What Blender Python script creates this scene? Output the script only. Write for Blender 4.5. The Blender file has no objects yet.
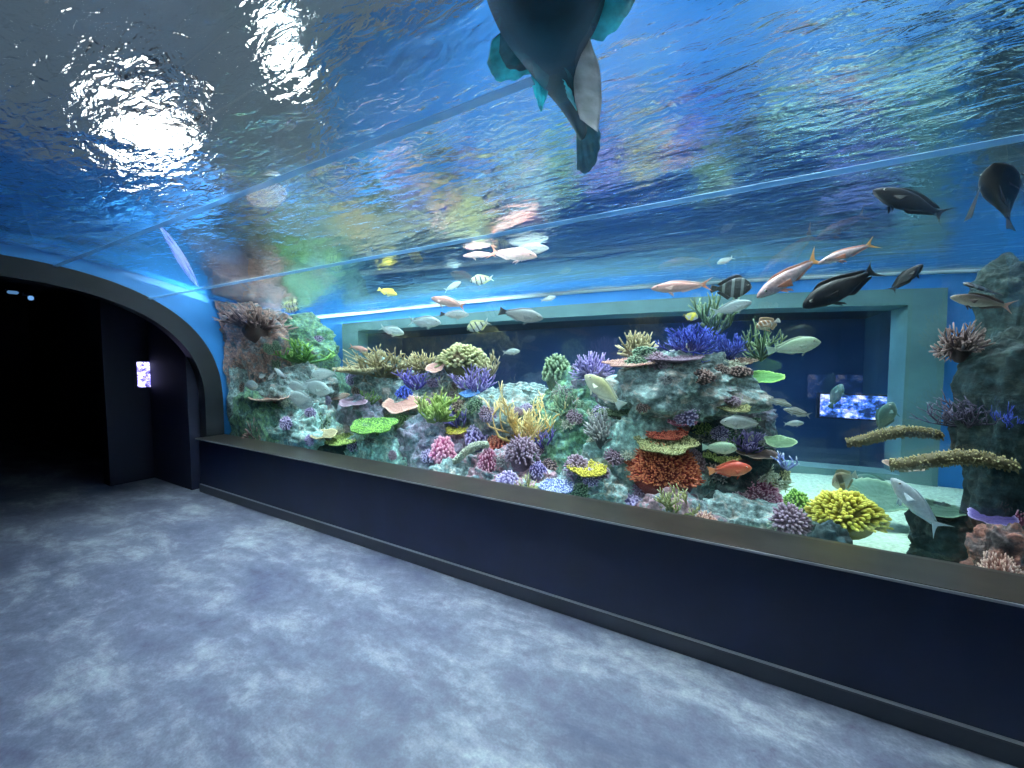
import bpy, bmesh, math, random
from mathutils import Vector, Matrix, noise, Euler

C = bpy.context.scene
COL = C.collection
R = math.radians

# ------------------------------------------------------------------ camera
F_PX = 400.0
PITCH = -math.atan(23 / F_PX)
YAW = math.pi / 2 - math.atan(700 / F_PX * math.cos(PITCH))
cam = bpy.data.objects.new('camera', bpy.data.cameras.new('camera'))
COL.objects.link(cam)
cam.location = (0, 0, 1.5)
cam.rotation_euler = (math.pi / 2 + PITCH, 0, YAW)
cam.data.sensor_width = 36
cam.data.lens = 36 * F_PX / 1024
cam.data.clip_start = 0.02
C.camera = cam

# ------------------------------------------------------------------ world, exposure
W = bpy.data.worlds.new('world'); C.world = W; W.use_nodes = True
W.node_tree.nodes['Background'].inputs[0].default_value = (0.19, 0.27, 0.35, 1)
W.node_tree.nodes['Background'].inputs[1].default_value = 0.45
C.view_settings.view_transform = 'Standard'
C.view_settings.look = 'None'
C.view_settings.exposure = 0.0
C.view_settings.gamma = 1.0
C.view_settings.use_curve_mapping = False

def spot(name, loc, target, energy, size_deg, blend, color, radius=0.12):
    l = bpy.data.lights.new(name, 'SPOT'); l.energy = energy; l.spot_size = R(size_deg)
    l.spot_blend = blend; l.color = color; l.shadow_soft_size = radius
    o = bpy.data.objects.new(name, l); COL.objects.link(o); o.location = loc
    o.rotation_euler = (Vector(target) - Vector(loc)).to_track_quat('-Z', 'Y').to_euler()
    return o
COOL = (0.80, 0.97, 1.0)
REEF_LAMPS = [((-4.3, 3.1, 9.0), (-4.2, 3.05, 0.6), 38000), ((-2.6, 3.15, 9.0), (-2.6, 3.05, 0.6), 84000), ((-0.9, 3.2, 9.0), (-0.9, 3.1, 0.6), 84000),
              ((0.5, 3.4, 9.0), (0.4, 3.3, 0.6), 27000)]
for a, b, e in REEF_LAMPS:
    spot('reef_spot', a, b, e, 33, 0.6, COOL)
spot('floor_spot', (-2.5, 1.1, 6.2), (-2.1, 1.1, 0), 14500, 30, 1.0, (0.72, 0.84, 1.0))
for a, b in (((-1.5, 2.2, 6.3), (-1.8, 4.9, 4.4)), ((2.2, 2.6, 6.3), (2.4, 5.6, 4.4))):
    spot('added_wall_spot', a, b, 420, 110, 0.8, (0.75, 0.9, 1.0))  # added unseen spots that brighten the upper back wall

# ------------------------------------------------------------------ geometry of the tunnel
CY, TA, ZC, TB, TN = 0.6, 1.8, 1.0, 1.38, 2.4          # tunnel section: centre, half width, spring line, rise, exponent
X0, X1 = -5.36, 4.2
ZSILL = 0.625
ZS = 2.85                                               # water level
ZSAND = 0.5
WP = Vector((-4.65, 4.4, 0)); wa = math.atan2(1.0, 6.05)
WD = Vector((math.cos(wa), math.sin(wa), 0)); WN = Vector((-WD.y, WD.x, 0))
def prof_F(y, z):
    if z < ZC: return abs(y - CY) / TA - 1
    return (abs(y - CY) / TA) ** TN + ((z - ZC) / TB) ** TN - 1
def view_dir(px, py):
    x = (px - 512) / F_PX; y = -(py - 384) / F_PX
    cp, sp, cw, sw = math.cos(PITCH), math.sin(PITCH), math.cos(YAW), math.sin(YAW)
    return (Vector((-sw * cp, cw * cp, sp)) + x * Vector((cw, sw, 0)) + y * Vector((sw * sp, -cw * sp, cp))).normalized()
def into_water(px, py):
    o = Vector((0, 0, 1.5)); d = view_dir(px, py)
    t = 0.2
    while prof_F((o + d * t).y, (o + d * t).z) < 0: t += 0.02
    a, b = t - 0.02, t
    for _ in range(30):
        m = (a + b) / 2
        if prof_F((o + d * m).y, (o + d * m).z) < 0: a = m
        else: b = m
    p = o + d * b
    if p.z < ZC: n = Vector((0, 1, 0))
    else:
        e = 1e-5
        n = Vector((0, prof_F(p.y + e, p.z) - prof_F(p.y - e, p.z), prof_F(p.y, p.z + e) - prof_F(p.y, p.z - e))).normalized()
    c = d.dot(n); r = 1 / 1.33
    return p, r * d + (math.sqrt(1 - r * r * (1 - c * c)) - r * c) * n
def at(px, py, Y):
    p, d = into_water(px, py); return p + d * ((Y - p.y) / d.y)
def atz(px, py, Z):
    p, d = into_water(px, py); return p + d * ((Z - p.z) / d.z)
def on_wall(s, z, off=0.0):
    return WP + WD * s - WN * off + Vector((0, 0, z))

# ------------------------------------------------------------------ helpers
def link(name, me, parent=None):
    o = bpy.data.objects.new(name, me); COL.objects.link(o)
    if parent: o.parent = parent
    return o
def obj(name, bm, mats, parent=None, smooth=False, loc=None):
    me = bpy.data.meshes.new(name)
    bm.to_mesh(me); bm.free()
    for m in (mats if isinstance(mats, (list, tuple)) else [mats]): me.materials.append(m)
    if smooth:
        for p in me.polygons: p.use_smooth = True
    o = link(name, me, parent)
    if loc is not None: o.location = loc
    return o
def tag(o, label=None, cat=None, group=None, kind=None):
    if label: o['label'] = label
    if cat: o['category'] = cat
    if group: o['group'] = group
    if kind: o['kind'] = kind
    return o
def empty(name, loc=(0, 0, 0)):
    o = link(name, None); o.location = loc; o.empty_display_size = 0.05
    return o
def add_box(bm, lo, hi, M=None):
    vs = [bm.verts.new((x, y, z)) for x in (lo[0], hi[0]) for y in (lo[1], hi[1]) for z in (lo[2], hi[2])]
    if M is not None:
        for v in vs: v.co = M @ v.co
    for f in ((0, 1, 3, 2), (4, 6, 7, 5), (0, 4, 5, 1), (2, 3, 7, 6), (0, 2, 6, 4), (1, 5, 7, 3)):
        bm.faces.new([vs[i] for i in f])
    return vs
def box(name, lo, hi, mat, parent=None, M=None, bev=0.0):
    bm = bmesh.new(); add_box(bm, lo, hi, M)
    bmesh.ops.recalc_face_normals(bm, faces=bm.faces)
    if bev: bmesh.ops.bevel(bm, geom=bm.edges[:], offset=bev, segments=2, affect='EDGES')
    return obj(name, bm, mat, parent)
def tube(bm, pts, rads, n=5, tip=None, lay=None):
    """a tapering tube through pts; lay/tip paint a 0..1 attribute along it (the growing tips of a coral)"""
    rings = []
    for i, p in enumerate(pts):
        d = (pts[min(i + 1, len(pts) - 1)] - pts[max(i - 1, 0)])
        if d.length < 1e-9: d = Vector((0, 0, 1))
        d.normalize()
        a = d.orthogonal().normalized(); b = d.cross(a)
        ring = []
        for k in range(n):
            t = 2 * math.pi * k / n
            v = bm.verts.new(p + (a * math.cos(t) + b * math.sin(t)) * rads[i])
            if lay is not None: v[lay] = tip[i]
            ring.append(v)
        rings.append(ring)
    for i in range(len(rings) - 1):
        # match the rings so that the tube does not twist
        best = min(range(n), key=lambda s: (rings[i][0].co - rings[i + 1][s].co).length)
        rings[i + 1] = rings[i + 1][best:] + rings[i + 1][:best]
        for k in range(n):
            bm.faces.new((rings[i][k], rings[i][(k + 1) % n], rings[i + 1][(k + 1) % n], rings[i + 1][k]))
    e = bm.verts.new(pts[-1] + (pts[-1] - pts[-2]).normalized() * rads[-1] * 0.8)
    if lay is not None: e[lay] = tip[-1]
    for k in range(n): bm.faces.new((rings[-1][k], rings[-1][(k + 1) % n], e))

# ------------------------------------------------------------------ materials
def nodes(name):
    m = bpy.data.materials.new(name); m.use_nodes = True
    nt = m.node_tree; b = nt.nodes['Principled BSDF']
    return m, nt, b
def nd(nt, t, **kw):
    n = nt.nodes.new(t)
    for k, v in kw.items():
        if k in ('blend_type', 'data_type', 'operation', 'noise_dimensions', 'attribute_name', 'feature', 'bands_direction', 'wave_type'): setattr(n, k, v)
        else: n.inputs[k].default_value = v
    return n
def ramp(nt, src, stops):
    r = nt.nodes.new('ShaderNodeValToRGB'); el = r.color_ramp.elements
    el[0].position, el[0].color = stops[0][0], (*stops[0][1], 1)
    el[1].position, el[1].color = stops[-1][0], (*stops[-1][1], 1)
    for p, c in stops[1:-1]:
        e = el.new(p); e.color = (*c, 1)
    nt.links.new(src, r.inputs[0]); return r.outputs[0]
def mixc(nt, fac, a, b, mode='MIX'):
    m = nt.nodes.new('ShaderNodeMix'); m.data_type = 'RGBA'; m.blend_type = mode
    for i, v in ((0, fac), (6, a), (7, b)):
        if isinstance(v, (int, float)): m.inputs[i].default_value = v
        elif isinstance(v, tuple): m.inputs[i].default_value = (*v, 1)
        else: nt.links.new(v, m.inputs[i])
    return m.outputs[2]
def noise_tex(nt, scale, detail=4, rough=0.55, coord='Object', vec=None, dist=0.0):
    n = nd(nt, 'ShaderNodeTexNoise', Scale=scale, Detail=detail, Roughness=rough, Distortion=dist)
    if vec is None:
        tc = nt.nodes.new('ShaderNodeTexCoord'); vec = tc.outputs[coord]
    nt.links.new(vec, n.inputs['Vector']); return n.outputs['Fac']
def bump(nt, b, h, strength, dist):
    bp = nd(nt, 'ShaderNodeBump', Strength=strength, Distance=dist)
    nt.links.new(h, bp.inputs['Height']); nt.links.new(bp.outputs[0], b.inputs['Normal'])
def plain(name, col, rough=0.6, metal=0.0, scale=0, amt=0.3, bmp=0.0):
    m, nt, b = nodes(name)
    b.inputs['Roughness'].default_value = rough; b.inputs['Metallic'].default_value = metal
    if scale:
        f = noise_tex(nt, scale)
        c = ramp(nt, f, [(0.3, tuple(x * (1 - amt) for x in col)), (0.7, tuple(min(1, x * (1 + amt)) for x in col))])
        nt.links.new(c, b.inputs['Base Color'])
        if bmp: bump(nt, b, f, bmp, 0.01)
    else: b.inputs['Base Color'].default_value = (*col, 1)
    return m
def emit(name, col, s):
    m, nt, b = nodes(name); b.inputs['Base Color'].default_value = (0.01, 0.01, 0.01, 1)
    b.inputs['Emission Color'].default_value = (*col, 1); b.inputs['Emission Strength'].default_value = s
    return m

def acrylic_mat():
    m, nt, b = nodes('acrylic against water'); nt.nodes.remove(b)
    out = nt.nodes['Material Output']
    g = nd(nt, 'ShaderNodeBsdfGlass', Roughness=0.0, IOR=1.33); g.inputs[0].default_value = (0.98, 1, 1, 1)
    t = nt.nodes.new('ShaderNodeBsdfTransparent'); mx = nd(nt, 'ShaderNodeMixShader', Fac=0.06)
    nt.links.new(g.outputs[0], mx.inputs[1]); nt.links.new(t.outputs[0], mx.inputs[2]); nt.links.new(mx.outputs[0], out.inputs[0])
    return m
def water_mat():
    m, nt, b = nodes('rippled water surface'); nt.nodes.remove(b)
    out = nt.nodes['Material Output']
    tc = nt.nodes.new('ShaderNodeTexCoord')
    mp = nt.nodes.new('ShaderNodeMapping'); mp.inputs['Scale'].default_value = (0.85, 1.9, 1)
    mp.inputs['Rotation'].default_value = (0, 0, R(12))
    nt.links.new(tc.outputs['Object'], mp.inputs[0])
    n1 = noise_tex(nt, 1.8, 2, 0.45, vec=mp.outputs[0], dist=0.8)
    n2 = noise_tex(nt, 11.0, 3, 0.5, vec=mp.outputs[0], dist=0.8)
    n3 = noise_tex(nt, 34.0, 2, 0.5, vec=mp.outputs[0], dist=0.5)
    a = nd(nt, 'ShaderNodeMath', operation='MULTIPLY_ADD'); a.inputs[1].default_value = 0.30; nt.links.new(n2, a.inputs[0]); nt.links.new(n1, a.inputs[2])
    s = nd(nt, 'ShaderNodeMath', operation='MULTIPLY_ADD'); s.inputs[1].default_value = 0.045; nt.links.new(n3, s.inputs[0]); nt.links.new(a.outputs[0], s.inputs[2])
    bp = nd(nt, 'ShaderNodeBump', Strength=1.0, Distance=0.019); nt.links.new(s.outputs[0], bp.inputs['Height'])
    g = nd(nt, 'ShaderNodeBsdfGlass', Roughness=0.02, IOR=1.33)
    g.inputs[0].default_value = (0.93, 0.98, 1, 1)
    nt.links.new(bp.outputs[0], g.inputs['Normal'])
    t = nt.nodes.new('ShaderNodeBsdfTransparent'); mx = nd(nt, 'ShaderNodeMixShader', Fac=0.025)
    nt.links.new(g.outputs[0], mx.inputs[1]); nt.links.new(t.outputs[0], mx.inputs[2]); nt.links.new(mx.outputs[0], out.inputs[0])
    return m
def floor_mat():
    m, nt, b = nodes('mottled vinyl with painted caustics')
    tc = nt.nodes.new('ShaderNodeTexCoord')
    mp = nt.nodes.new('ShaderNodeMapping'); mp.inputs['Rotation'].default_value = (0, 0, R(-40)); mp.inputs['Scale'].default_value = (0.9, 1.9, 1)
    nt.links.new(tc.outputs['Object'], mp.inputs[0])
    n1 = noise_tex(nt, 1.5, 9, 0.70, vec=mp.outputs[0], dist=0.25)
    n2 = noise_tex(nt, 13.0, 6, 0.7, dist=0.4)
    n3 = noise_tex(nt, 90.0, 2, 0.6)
    a = ramp(nt, n1, [(0.34, (0.06, 0.07, 0.12)), (0.5, (0.13, 0.145, 0.20)), (0.66, (0.34, 0.37, 0.42))])  # vinyl mottling plus cloudy caustic light patches painted into the colour
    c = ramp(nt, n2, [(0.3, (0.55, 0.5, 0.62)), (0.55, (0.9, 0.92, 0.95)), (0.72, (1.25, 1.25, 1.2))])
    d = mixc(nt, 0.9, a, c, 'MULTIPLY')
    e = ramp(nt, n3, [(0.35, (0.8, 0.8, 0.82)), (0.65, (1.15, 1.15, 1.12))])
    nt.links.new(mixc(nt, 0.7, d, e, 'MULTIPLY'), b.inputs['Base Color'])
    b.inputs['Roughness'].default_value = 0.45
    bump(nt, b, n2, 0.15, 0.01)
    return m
def rock_mat(name, base, patch, amount=0.5, seed=0):
    m, nt, b = nodes(name)
    n1 = noise_tex(nt, 5 + seed % 3, 8, 0.68); n2 = noise_tex(nt, 9 + seed % 4, 5, 0.6, dist=0.7); n3 = noise_tex(nt, 24, 8, 0.75)
    c0 = ramp(nt, n1, [(0.28, tuple(x * 0.35 for x in base)), (0.5, base), (0.70, tuple(min(1, x * 1.9) for x in base))])
    f = ramp(nt, n2, [(0.62 - amount * 0.25, (0, 0, 0)), (0.68 - amount * 0.2, (1, 1, 1))])
    c1 = mixc(nt, f, c0, patch)
    e = ramp(nt, n3, [(0.34, (0.25, 0.28, 0.3)), (0.5, (0.95, 0.97, 0.97)), (0.66, (2.2, 2.15, 2.1))])
    nt.links.new(mixc(nt, 0.85, c1, e, 'MULTIPLY'), b.inputs['Base Color'])
    b.inputs['Roughness'].default_value = 0.85
    bump(nt, b, n3, 0.9, 0.02)
    return m
_cm = {}
def coral_mat(base, tip):
    k = (base, tip)
    if k in _cm: return _cm[k]
    m, nt, b = nodes('coral skin')
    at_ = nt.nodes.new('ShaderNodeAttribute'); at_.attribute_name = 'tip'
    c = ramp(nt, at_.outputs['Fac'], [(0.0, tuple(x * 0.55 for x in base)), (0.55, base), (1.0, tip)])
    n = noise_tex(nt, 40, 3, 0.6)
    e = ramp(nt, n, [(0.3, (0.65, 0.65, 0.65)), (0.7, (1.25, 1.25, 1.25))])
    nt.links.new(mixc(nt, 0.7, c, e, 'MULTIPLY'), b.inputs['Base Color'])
    b.inputs['Roughness'].default_value = 0.75
    _cm[k] = m
    return m
def fish_mat(name, back, belly, bars=0, bar_col=(0.02, 0.02, 0.02), sharp=0.5, lines=False, rough=0.4, spots=0.0):
    m, nt, b = nodes(name)
    tc = nt.nodes.new('ShaderNodeTexCoord'); sp = nt.nodes.new('ShaderNodeSeparateXYZ'); nt.links.new(tc.outputs['Object'], sp.inputs[0])
    mr = nd(nt, 'ShaderNodeMapRange'); mr.inputs[1].default_value = -0.12; mr.inputs[2].default_value = 0.12
    nt.links.new(sp.outputs[2], mr.inputs[0])
    c = ramp(nt, mr.outputs[0], [(0.15, belly), (0.5, tuple((x + y) / 2 for x, y in zip(back, belly))), (0.85, back)])
    if bars:
        wv = nd(nt, 'ShaderNodeMath', operation='SINE'); ml = nd(nt, 'ShaderNodeMath', operation='MULTIPLY')
        ml.inputs[1].default_value = bars * 2 * math.pi * (3.0 if lines else 1.0)
        nt.links.new(sp.outputs[2 if lines else 0], ml.inputs[0]); nt.links.new(ml.outputs[0], wv.inputs[0])
        f = ramp(nt, wv.outputs[0], [(sharp - 0.08, (0, 0, 0)), (sharp + 0.08, (1, 1, 1))])
        c = mixc(nt, f, c, bar_col)
    n = noise_tex(nt, 22, 4, 0.6)
    e = ramp(nt, n, [(0.35, (0.8 - spots,) * 3), (0.65, (1.12 + spots,) * 3)])
    nt.links.new(mixc(nt, 0.8, c, e, 'MULTIPLY'), b.inputs['Base Color'])
    b.inputs['Roughness'].default_value = rough
    return m

M_BLUE = plain('bright blue tank paint', (0.025, 0.24, 0.66), 0.6, scale=1.2, amt=0.12)
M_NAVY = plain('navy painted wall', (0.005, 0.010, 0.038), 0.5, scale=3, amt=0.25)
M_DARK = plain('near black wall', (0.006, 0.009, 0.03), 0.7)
M_BASE = plain('dark baseboard', (0.03, 0.035, 0.05), 0.35)
M_EDGE = plain('pale metal edge', (0.45, 0.45, 0.45), 0.3, 0.6)
M_LEDGE = plain('brushed dark steel ledge', (0.04, 0.035, 0.03), 0.3, 0.4, scale=6, amt=0.35)
M_RING = plain('dull grey portal ring', (0.014, 0.018, 0.025), 0.45, scale=4, amt=0.2)
M_FRAME = plain('pale grey green window surround', (0.10, 0.21, 0.225), 0.6, scale=3, amt=0.2)
M_SAND = plain('pale coral sand', (0.42, 0.56, 0.42), 0.9, scale=45, amt=0.35, bmp=0.8)

# ------------------------------------------------------------------ setting
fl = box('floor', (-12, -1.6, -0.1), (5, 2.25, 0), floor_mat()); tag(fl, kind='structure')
YW = 2.155
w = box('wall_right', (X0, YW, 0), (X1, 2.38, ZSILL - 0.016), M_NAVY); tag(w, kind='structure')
bb = box('baseboard_right', (X0, YW - 0.018, 0), (X1, YW + 0.001, 0.085), M_BASE, bev=0.003); tag(bb, kind='structure')
t2 = box('trim_1', (X0, YW - 0.012, 0.085), (X1, YW + 0.001, 0.092), M_EDGE); tag(t2, kind='structure')
t = box('trim_2', (X0, YW - 0.03, ZSILL - 0.016), (X1, 2.44, ZSILL), M_LEDGE, bev=0.003); tag(t, kind='structure')
t = box('trim_3', (X0, YW - 0.037, ZSILL - 0.012), (X1, YW - 0.0295, ZSILL - 0.002), M_EDGE); tag(t, kind='structure')
w = box('wall_left', (X0, -1.45, 0), (X1, -1.2, ZSILL), M_NAVY); tag(w, kind='structure')
# tank side of the sill wall, painted like the tank
w = box('wall_tank_front', (X0, 2.38, -0.1), (X1, 2.46, ZSILL - 0.016), M_BLUE); tag(w, kind='structure')

def section(k, n=48, grow=0.0):
    """point of the tunnel section: k = 0 right springing .. 1 left springing"""
    th = math.pi * k
    c, s = math.cos(th), math.sin(th)
    y = CY + (TA + grow) * math.copysign(abs(c) ** (2 / TN), c)
    z = ZC + (TB + grow) * abs(s) ** (2 / TN)
    return y, z
def section_pts(grow=0.0, n=96, z0=ZSILL):
    # even steps by angle of the true ray from the centre keep the crown smooth
    pts = [(CY + TA + grow, z0), (CY + TA + grow, (z0 + ZC) / 2)]
    for i in range(n + 1):
        a = math.pi * i / n
        c, s = math.cos(a), math.sin(a)
        r = ((abs(c) / (TA + grow)) ** TN + (abs(s) / (TB + grow)) ** TN) ** (-1 / TN)
        pts.append((CY + r * c, ZC + r * s))
    pts += [(CY - TA - grow, (z0 + ZC) / 2), (CY - TA - grow, z0)]
    return pts
def sheet_along_x(name, pts, xa, xb, mat, parent=None, thick=None, flip=False):
    bm = bmesh.new()
    A = [bm.verts.new((xa, y, z)) for y, z in pts]; B = [bm.verts.new((xb, y, z)) for y, z in pts]
    for i in range(len(pts) - 1):
        f = (A[i], A[i + 1], B[i + 1], B[i])
        bm.faces.new(f[::-1] if flip else f)
    return obj(name, bm, mat, parent, smooth=True)

tunnel = empty('acrylic_tunnel', (0, 0, 0))
tag(tunnel, 'clear curved acrylic tunnel pane arching from the steel ledge over the walkway', 'aquarium tunnel')
skin = sheet_along_x('acrylic_pane', section_pts(n=160), X0, X1, acrylic_mat(), tunnel)
me = skin.data
# normals must look at the air inside the tunnel
me.update()
mid = me.polygons[len(me.polygons) // 2]
if mid.normal.z > 0: me.flip_normals()
m_strip, nt_, b_ = nodes('bonded acrylic seam')
b_.inputs['Base Color'].default_value = (0.30, 0.65, 1.0, 1); b_.inputs['Roughness'].default_value = 0.3; b_.inputs['Alpha'].default_value = 0.4
def strip(y0, y1, xe):
    pts = [p for p in section_pts(grow=-0.004, n=900) if y0 <= p[0] <= y1 and p[1] > 1.5]
    bm = bmesh.new()
    ins = [(CY + (y - CY) * 0.997, ZC + (z - ZC) * 0.997) for y, z in pts]
    ring = pts + ins[::-1]
    A = [bm.verts.new((X0 + 0.01, y, z)) for y, z in ring]; B = [bm.verts.new((xe, y, z)) for y, z in ring]
    n = len(ring)
    for i in range(n): bm.faces.new((A[i], A[(i + 1) % n], B[(i + 1) % n], B[i]))
    bm.faces.new(A[::-1]); bm.faces.new(B)
    bmesh.ops.recalc_face_normals(bm, faces=bm.faces)
    obj('strip', bm, m_strip, tunnel)
strip(1.758, 1.782, X1 - 0.01); strip(1.105, 1.14, -0.57)  # first joins panels; second is added for a wall edge seen through water

# portal ring at the far end of the tunnel
def extrude_ring(name, outer, inner, xa, xb, mat, parent=None):
    bm = bmesh.new()
    L = [[bm.verts.new((x, y, z)) for y, z in P] for x in (xa, xb) for P in (outer, inner)]
    n = len(outer)
    for i in range(n - 1):
        bm.faces.new((L[0][i], L[0][i + 1], L[1][i + 1], L[1][i]))
        bm.faces.new((L[2][i], L[2][i + 1], L[3][i + 1], L[3][i]))
        bm.faces.new((L[0][i], L[0][i + 1], L[2][i + 1], L[2][i]))
        bm.faces.new((L[1][i], L[1][i + 1], L[3][i + 1], L[3][i]))
    for k in (0, n - 1): bm.faces.new((L[0][k], L[1][k], L[3][k], L[2][k]))
    bmesh.ops.recalc_face_normals(bm, faces=bm.faces)
    return obj(name, bm, mat, parent, smooth=False)
r_ = extrude_ring('trim_4', section_pts(0.03, z0=0.0), section_pts(-0.17, z0=0.0), X0 - 0.14, X0 + 0.01, M_RING); tag(r_, kind='structure')
# tank end wall with the arch cut out
def wall_with_arch(name, x, y0, y1, ztop, grow, mat, th=0.1):
    arc = section_pts(grow, z0=0.0)
    bm = bmesh.new()
    for xx in (x, x - th):
        a = [bm.verts.new((xx, y, z)) for y, z in arc]
        o = []
        for y, z in arc:
            dy, dz = y - CY, z - ZC
            if z <= ZC: oy, oz = (y1 if dy > 0 else y0), z
            else:
                k = min(((y1 - CY) / dy if dy > 1e-6 else (y0 - CY) / dy if dy < -1e-6 else 1e9), (ztop - ZC) / max(dz, 1e-6))
                oy, oz = CY + dy * k, ZC + dz * k
            o.append(bm.verts.new((xx, oy, oz)))
        for i in range(len(arc) - 1): bm.faces.new((a[i], a[i + 1], o[i + 1], o[i]))
        cR = bm.verts.new((xx, y1, ztop)); cL = bm.verts.new((xx, y0, ztop))
        for i in range(len(arc) - 1):
            p, q = o[i].co, o[i + 1].co
            if abs(p.y - y1) < 1e-4 and abs(q.z - ztop) < 1e-4 and abs(q.y - y1) > 1e-4: bm.faces.new((o[i], o[i + 1], cR))
            if abs(p.z - ztop) < 1e-4 and abs(q.y - y0) < 1e-4 and abs(p.y - y0) > 1e-4: bm.faces.new((o[i], o[i + 1], cL))
    return obj(name, bm, mat)
ew = wall_with_arch('wall_tank_end', X0 - 0.03, -3.5, 5.0, 3.7, 0.03, M_BLUE); tag(ew, kind='structure')
# dark corridor beyond the portal
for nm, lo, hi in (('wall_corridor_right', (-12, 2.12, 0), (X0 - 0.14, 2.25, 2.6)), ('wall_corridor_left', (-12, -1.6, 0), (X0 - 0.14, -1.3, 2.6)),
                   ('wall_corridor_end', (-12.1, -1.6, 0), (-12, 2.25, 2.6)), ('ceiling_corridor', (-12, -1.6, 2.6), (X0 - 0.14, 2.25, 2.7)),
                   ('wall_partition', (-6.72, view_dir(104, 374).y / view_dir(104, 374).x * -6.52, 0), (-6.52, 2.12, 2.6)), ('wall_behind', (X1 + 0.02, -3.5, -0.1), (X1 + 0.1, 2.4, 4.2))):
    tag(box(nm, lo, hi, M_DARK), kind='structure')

# tank shell
def wall_box(name, s0, s1, z0, z1, off0, off1, mat, parent=None, bev=0.0):
    bm = bmesh.new()
    vs = [bm.verts.new(on_wall(s, z, o)) for s in (s0, s1) for o in (off0, off1) for z in (z0, z1)]
    for f in ((0, 1, 3, 2), (4, 6, 7, 5), (0, 4, 5, 1), (2, 3, 7, 6), (0, 2, 6, 4), (1, 5, 7, 3)): bm.faces.new([vs[i] for i in f])
    bmesh.ops.recalc_face_normals(bm, faces=bm.faces)
    if bev: bmesh.ops.bevel(bm, geom=bm.edges[:], offset=bev, segments=2, affect='EDGES')
    return obj(name, bm, mat, parent)
ZB = 0.52
bw = [(-0.9, 0.08, -0.1, 6.5), (6.14, 9.6, -0.1, 6.5), (0.08, 6.14, 2.62, 6.5), (0.08, 6.14, -0.1, ZB - 0.1)]
bm = bmesh.new()
for s0, s1, z0, z1 in bw:
    vs = [bm.verts.new(on_wall(s, z, o)) for s in (s0, s1) for o in (0, -0.2) for z in (z0, z1)]
    for f in ((0, 1, 3, 2), (4, 6, 7, 5), (0, 4, 5, 1), (2, 3, 7, 6), (0, 2, 6, 4), (1, 5, 7, 3)): bm.faces.new([vs[i] for i in f])
bmesh.ops.recalc_face_normals(bm, faces=bm.faces)
tag(obj('wall_tank_back', bm, M_BLUE), kind='structure')
tag(box('wall_tank_far', (X1, 2.4, -0.1), (X1 + 0.1, 7.2, 6.5), M_BLUE), kind='structure')
tag(box('wall_tank_left', (X0, -3.6, -0.1), (X1, -3.5, 3.7), M_BLUE), kind='structure')

# large viewing window in the back wall, its frame and the dark room behind it
win = empty('window_1', on_wall(3.1, ZB)); tag(win, kind='structure')
def keep(o, p):
    o.parent = p; o.matrix_parent_inverse = Matrix.Translation(p.location).inverted(); return o
bm = bmesh.new()
for s0, s1, z0, z1 in ((0.08, 6.14, 2.42, 2.62), (5.90, 6.14, ZB - 0.1, 2.42), (0.08, 0.32, ZB - 0.1, 2.42), (0.32, 5.90, ZB - 0.1, ZB + 0.02)):
    vs = [bm.verts.new(on_wall(s, z, o)) for s in (s0, s1) for o in (0.09, -0.21) for z in (z0, z1)]
    for f in ((0, 1, 3, 2), (4, 6, 7, 5), (0, 4, 5, 1), (2, 3, 7, 6), (0, 2, 6, 4), (1, 5, 7, 3)): bm.faces.new([vs[i] for i in f])
bmesh.ops.recalc_face_normals(bm, faces=bm.faces)
keep(obj('window_frame', bm, M_FRAME), win)
mp_, nt_, b_ = nodes('window pane'); nt_.nodes.remove(b_)
g_ = nd(nt_, 'ShaderNodeBsdfGlossy', Roughness=0.02); g_.inputs[0].default_value = (1, 1, 1, 1)
t_ = nt_.nodes.new('ShaderNodeBsdfTransparent'); mx_ = nd(nt_, 'ShaderNodeMixShader', Fac=0.015)
nt_.links.new(t_.outputs[0], mx_.inputs[1]); nt_.links.new(g_.outputs[0], mx_.inputs[2]); nt_.links.new(mx_.outputs[0], nt_.nodes['Material Output'].inputs[0])
keep(wall_box('window_pane', 0.3, 5.9, ZB, 2.42, -0.215, -0.23, mp_), win)
M_ROOM = plain('dark blue room wall', (0.008, 0.06, 0.16), 0.7, scale=0.8, amt=0.3)
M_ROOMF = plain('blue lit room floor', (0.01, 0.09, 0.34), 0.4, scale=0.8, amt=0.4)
tag(wall_box('wall_gallery_back', -0.3, 6.6, 0.0, 2.9, -2.6, -2.7, M_ROOM), kind='structure')
tag(wall_box('wall_gallery_left', -0.3, -0.2, 0.0, 2.9, -0.24, -2.7, M_ROOM), kind='structure')
tag(wall_box('wall_gallery_right', 6.5, 6.6, 0.0, 2.9, -0.24, -2.7, M_ROOM), kind='structure')
tag(wall_box('ceiling_gallery', -0.3, 6.6, 2.8, 2.9, -0.24, -2.7, M_DARK), kind='structure')
tag(wall_box('floor_gallery', -0.3, 6.6, -0.05, 0.0, -0.24, -2.7, M_ROOMF), kind='structure')
l = bpy.data.lights.new('added_gallery_light', 'AREA'); l.energy = 75; l.shape = 'RECTANGLE'; l.size = 3.0; l.size_y = 0.3; l.color = (0.25, 0.55, 1.0)
o = link('added_gallery_light', l); o.location = on_wall(3.6, 2.78, -0.62)  # added light out of view, turns the room behind the window bluer

tag(wall_box('trim_5', -0.8, 8.6, 2.818, 2.90, 0.03, 0.0, plain('added pale glitter band', (0.55, 0.70, 0.74), 0.4)), kind='structure')  # added pale band, mirrored by the ripples as white waterline glitter
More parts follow.
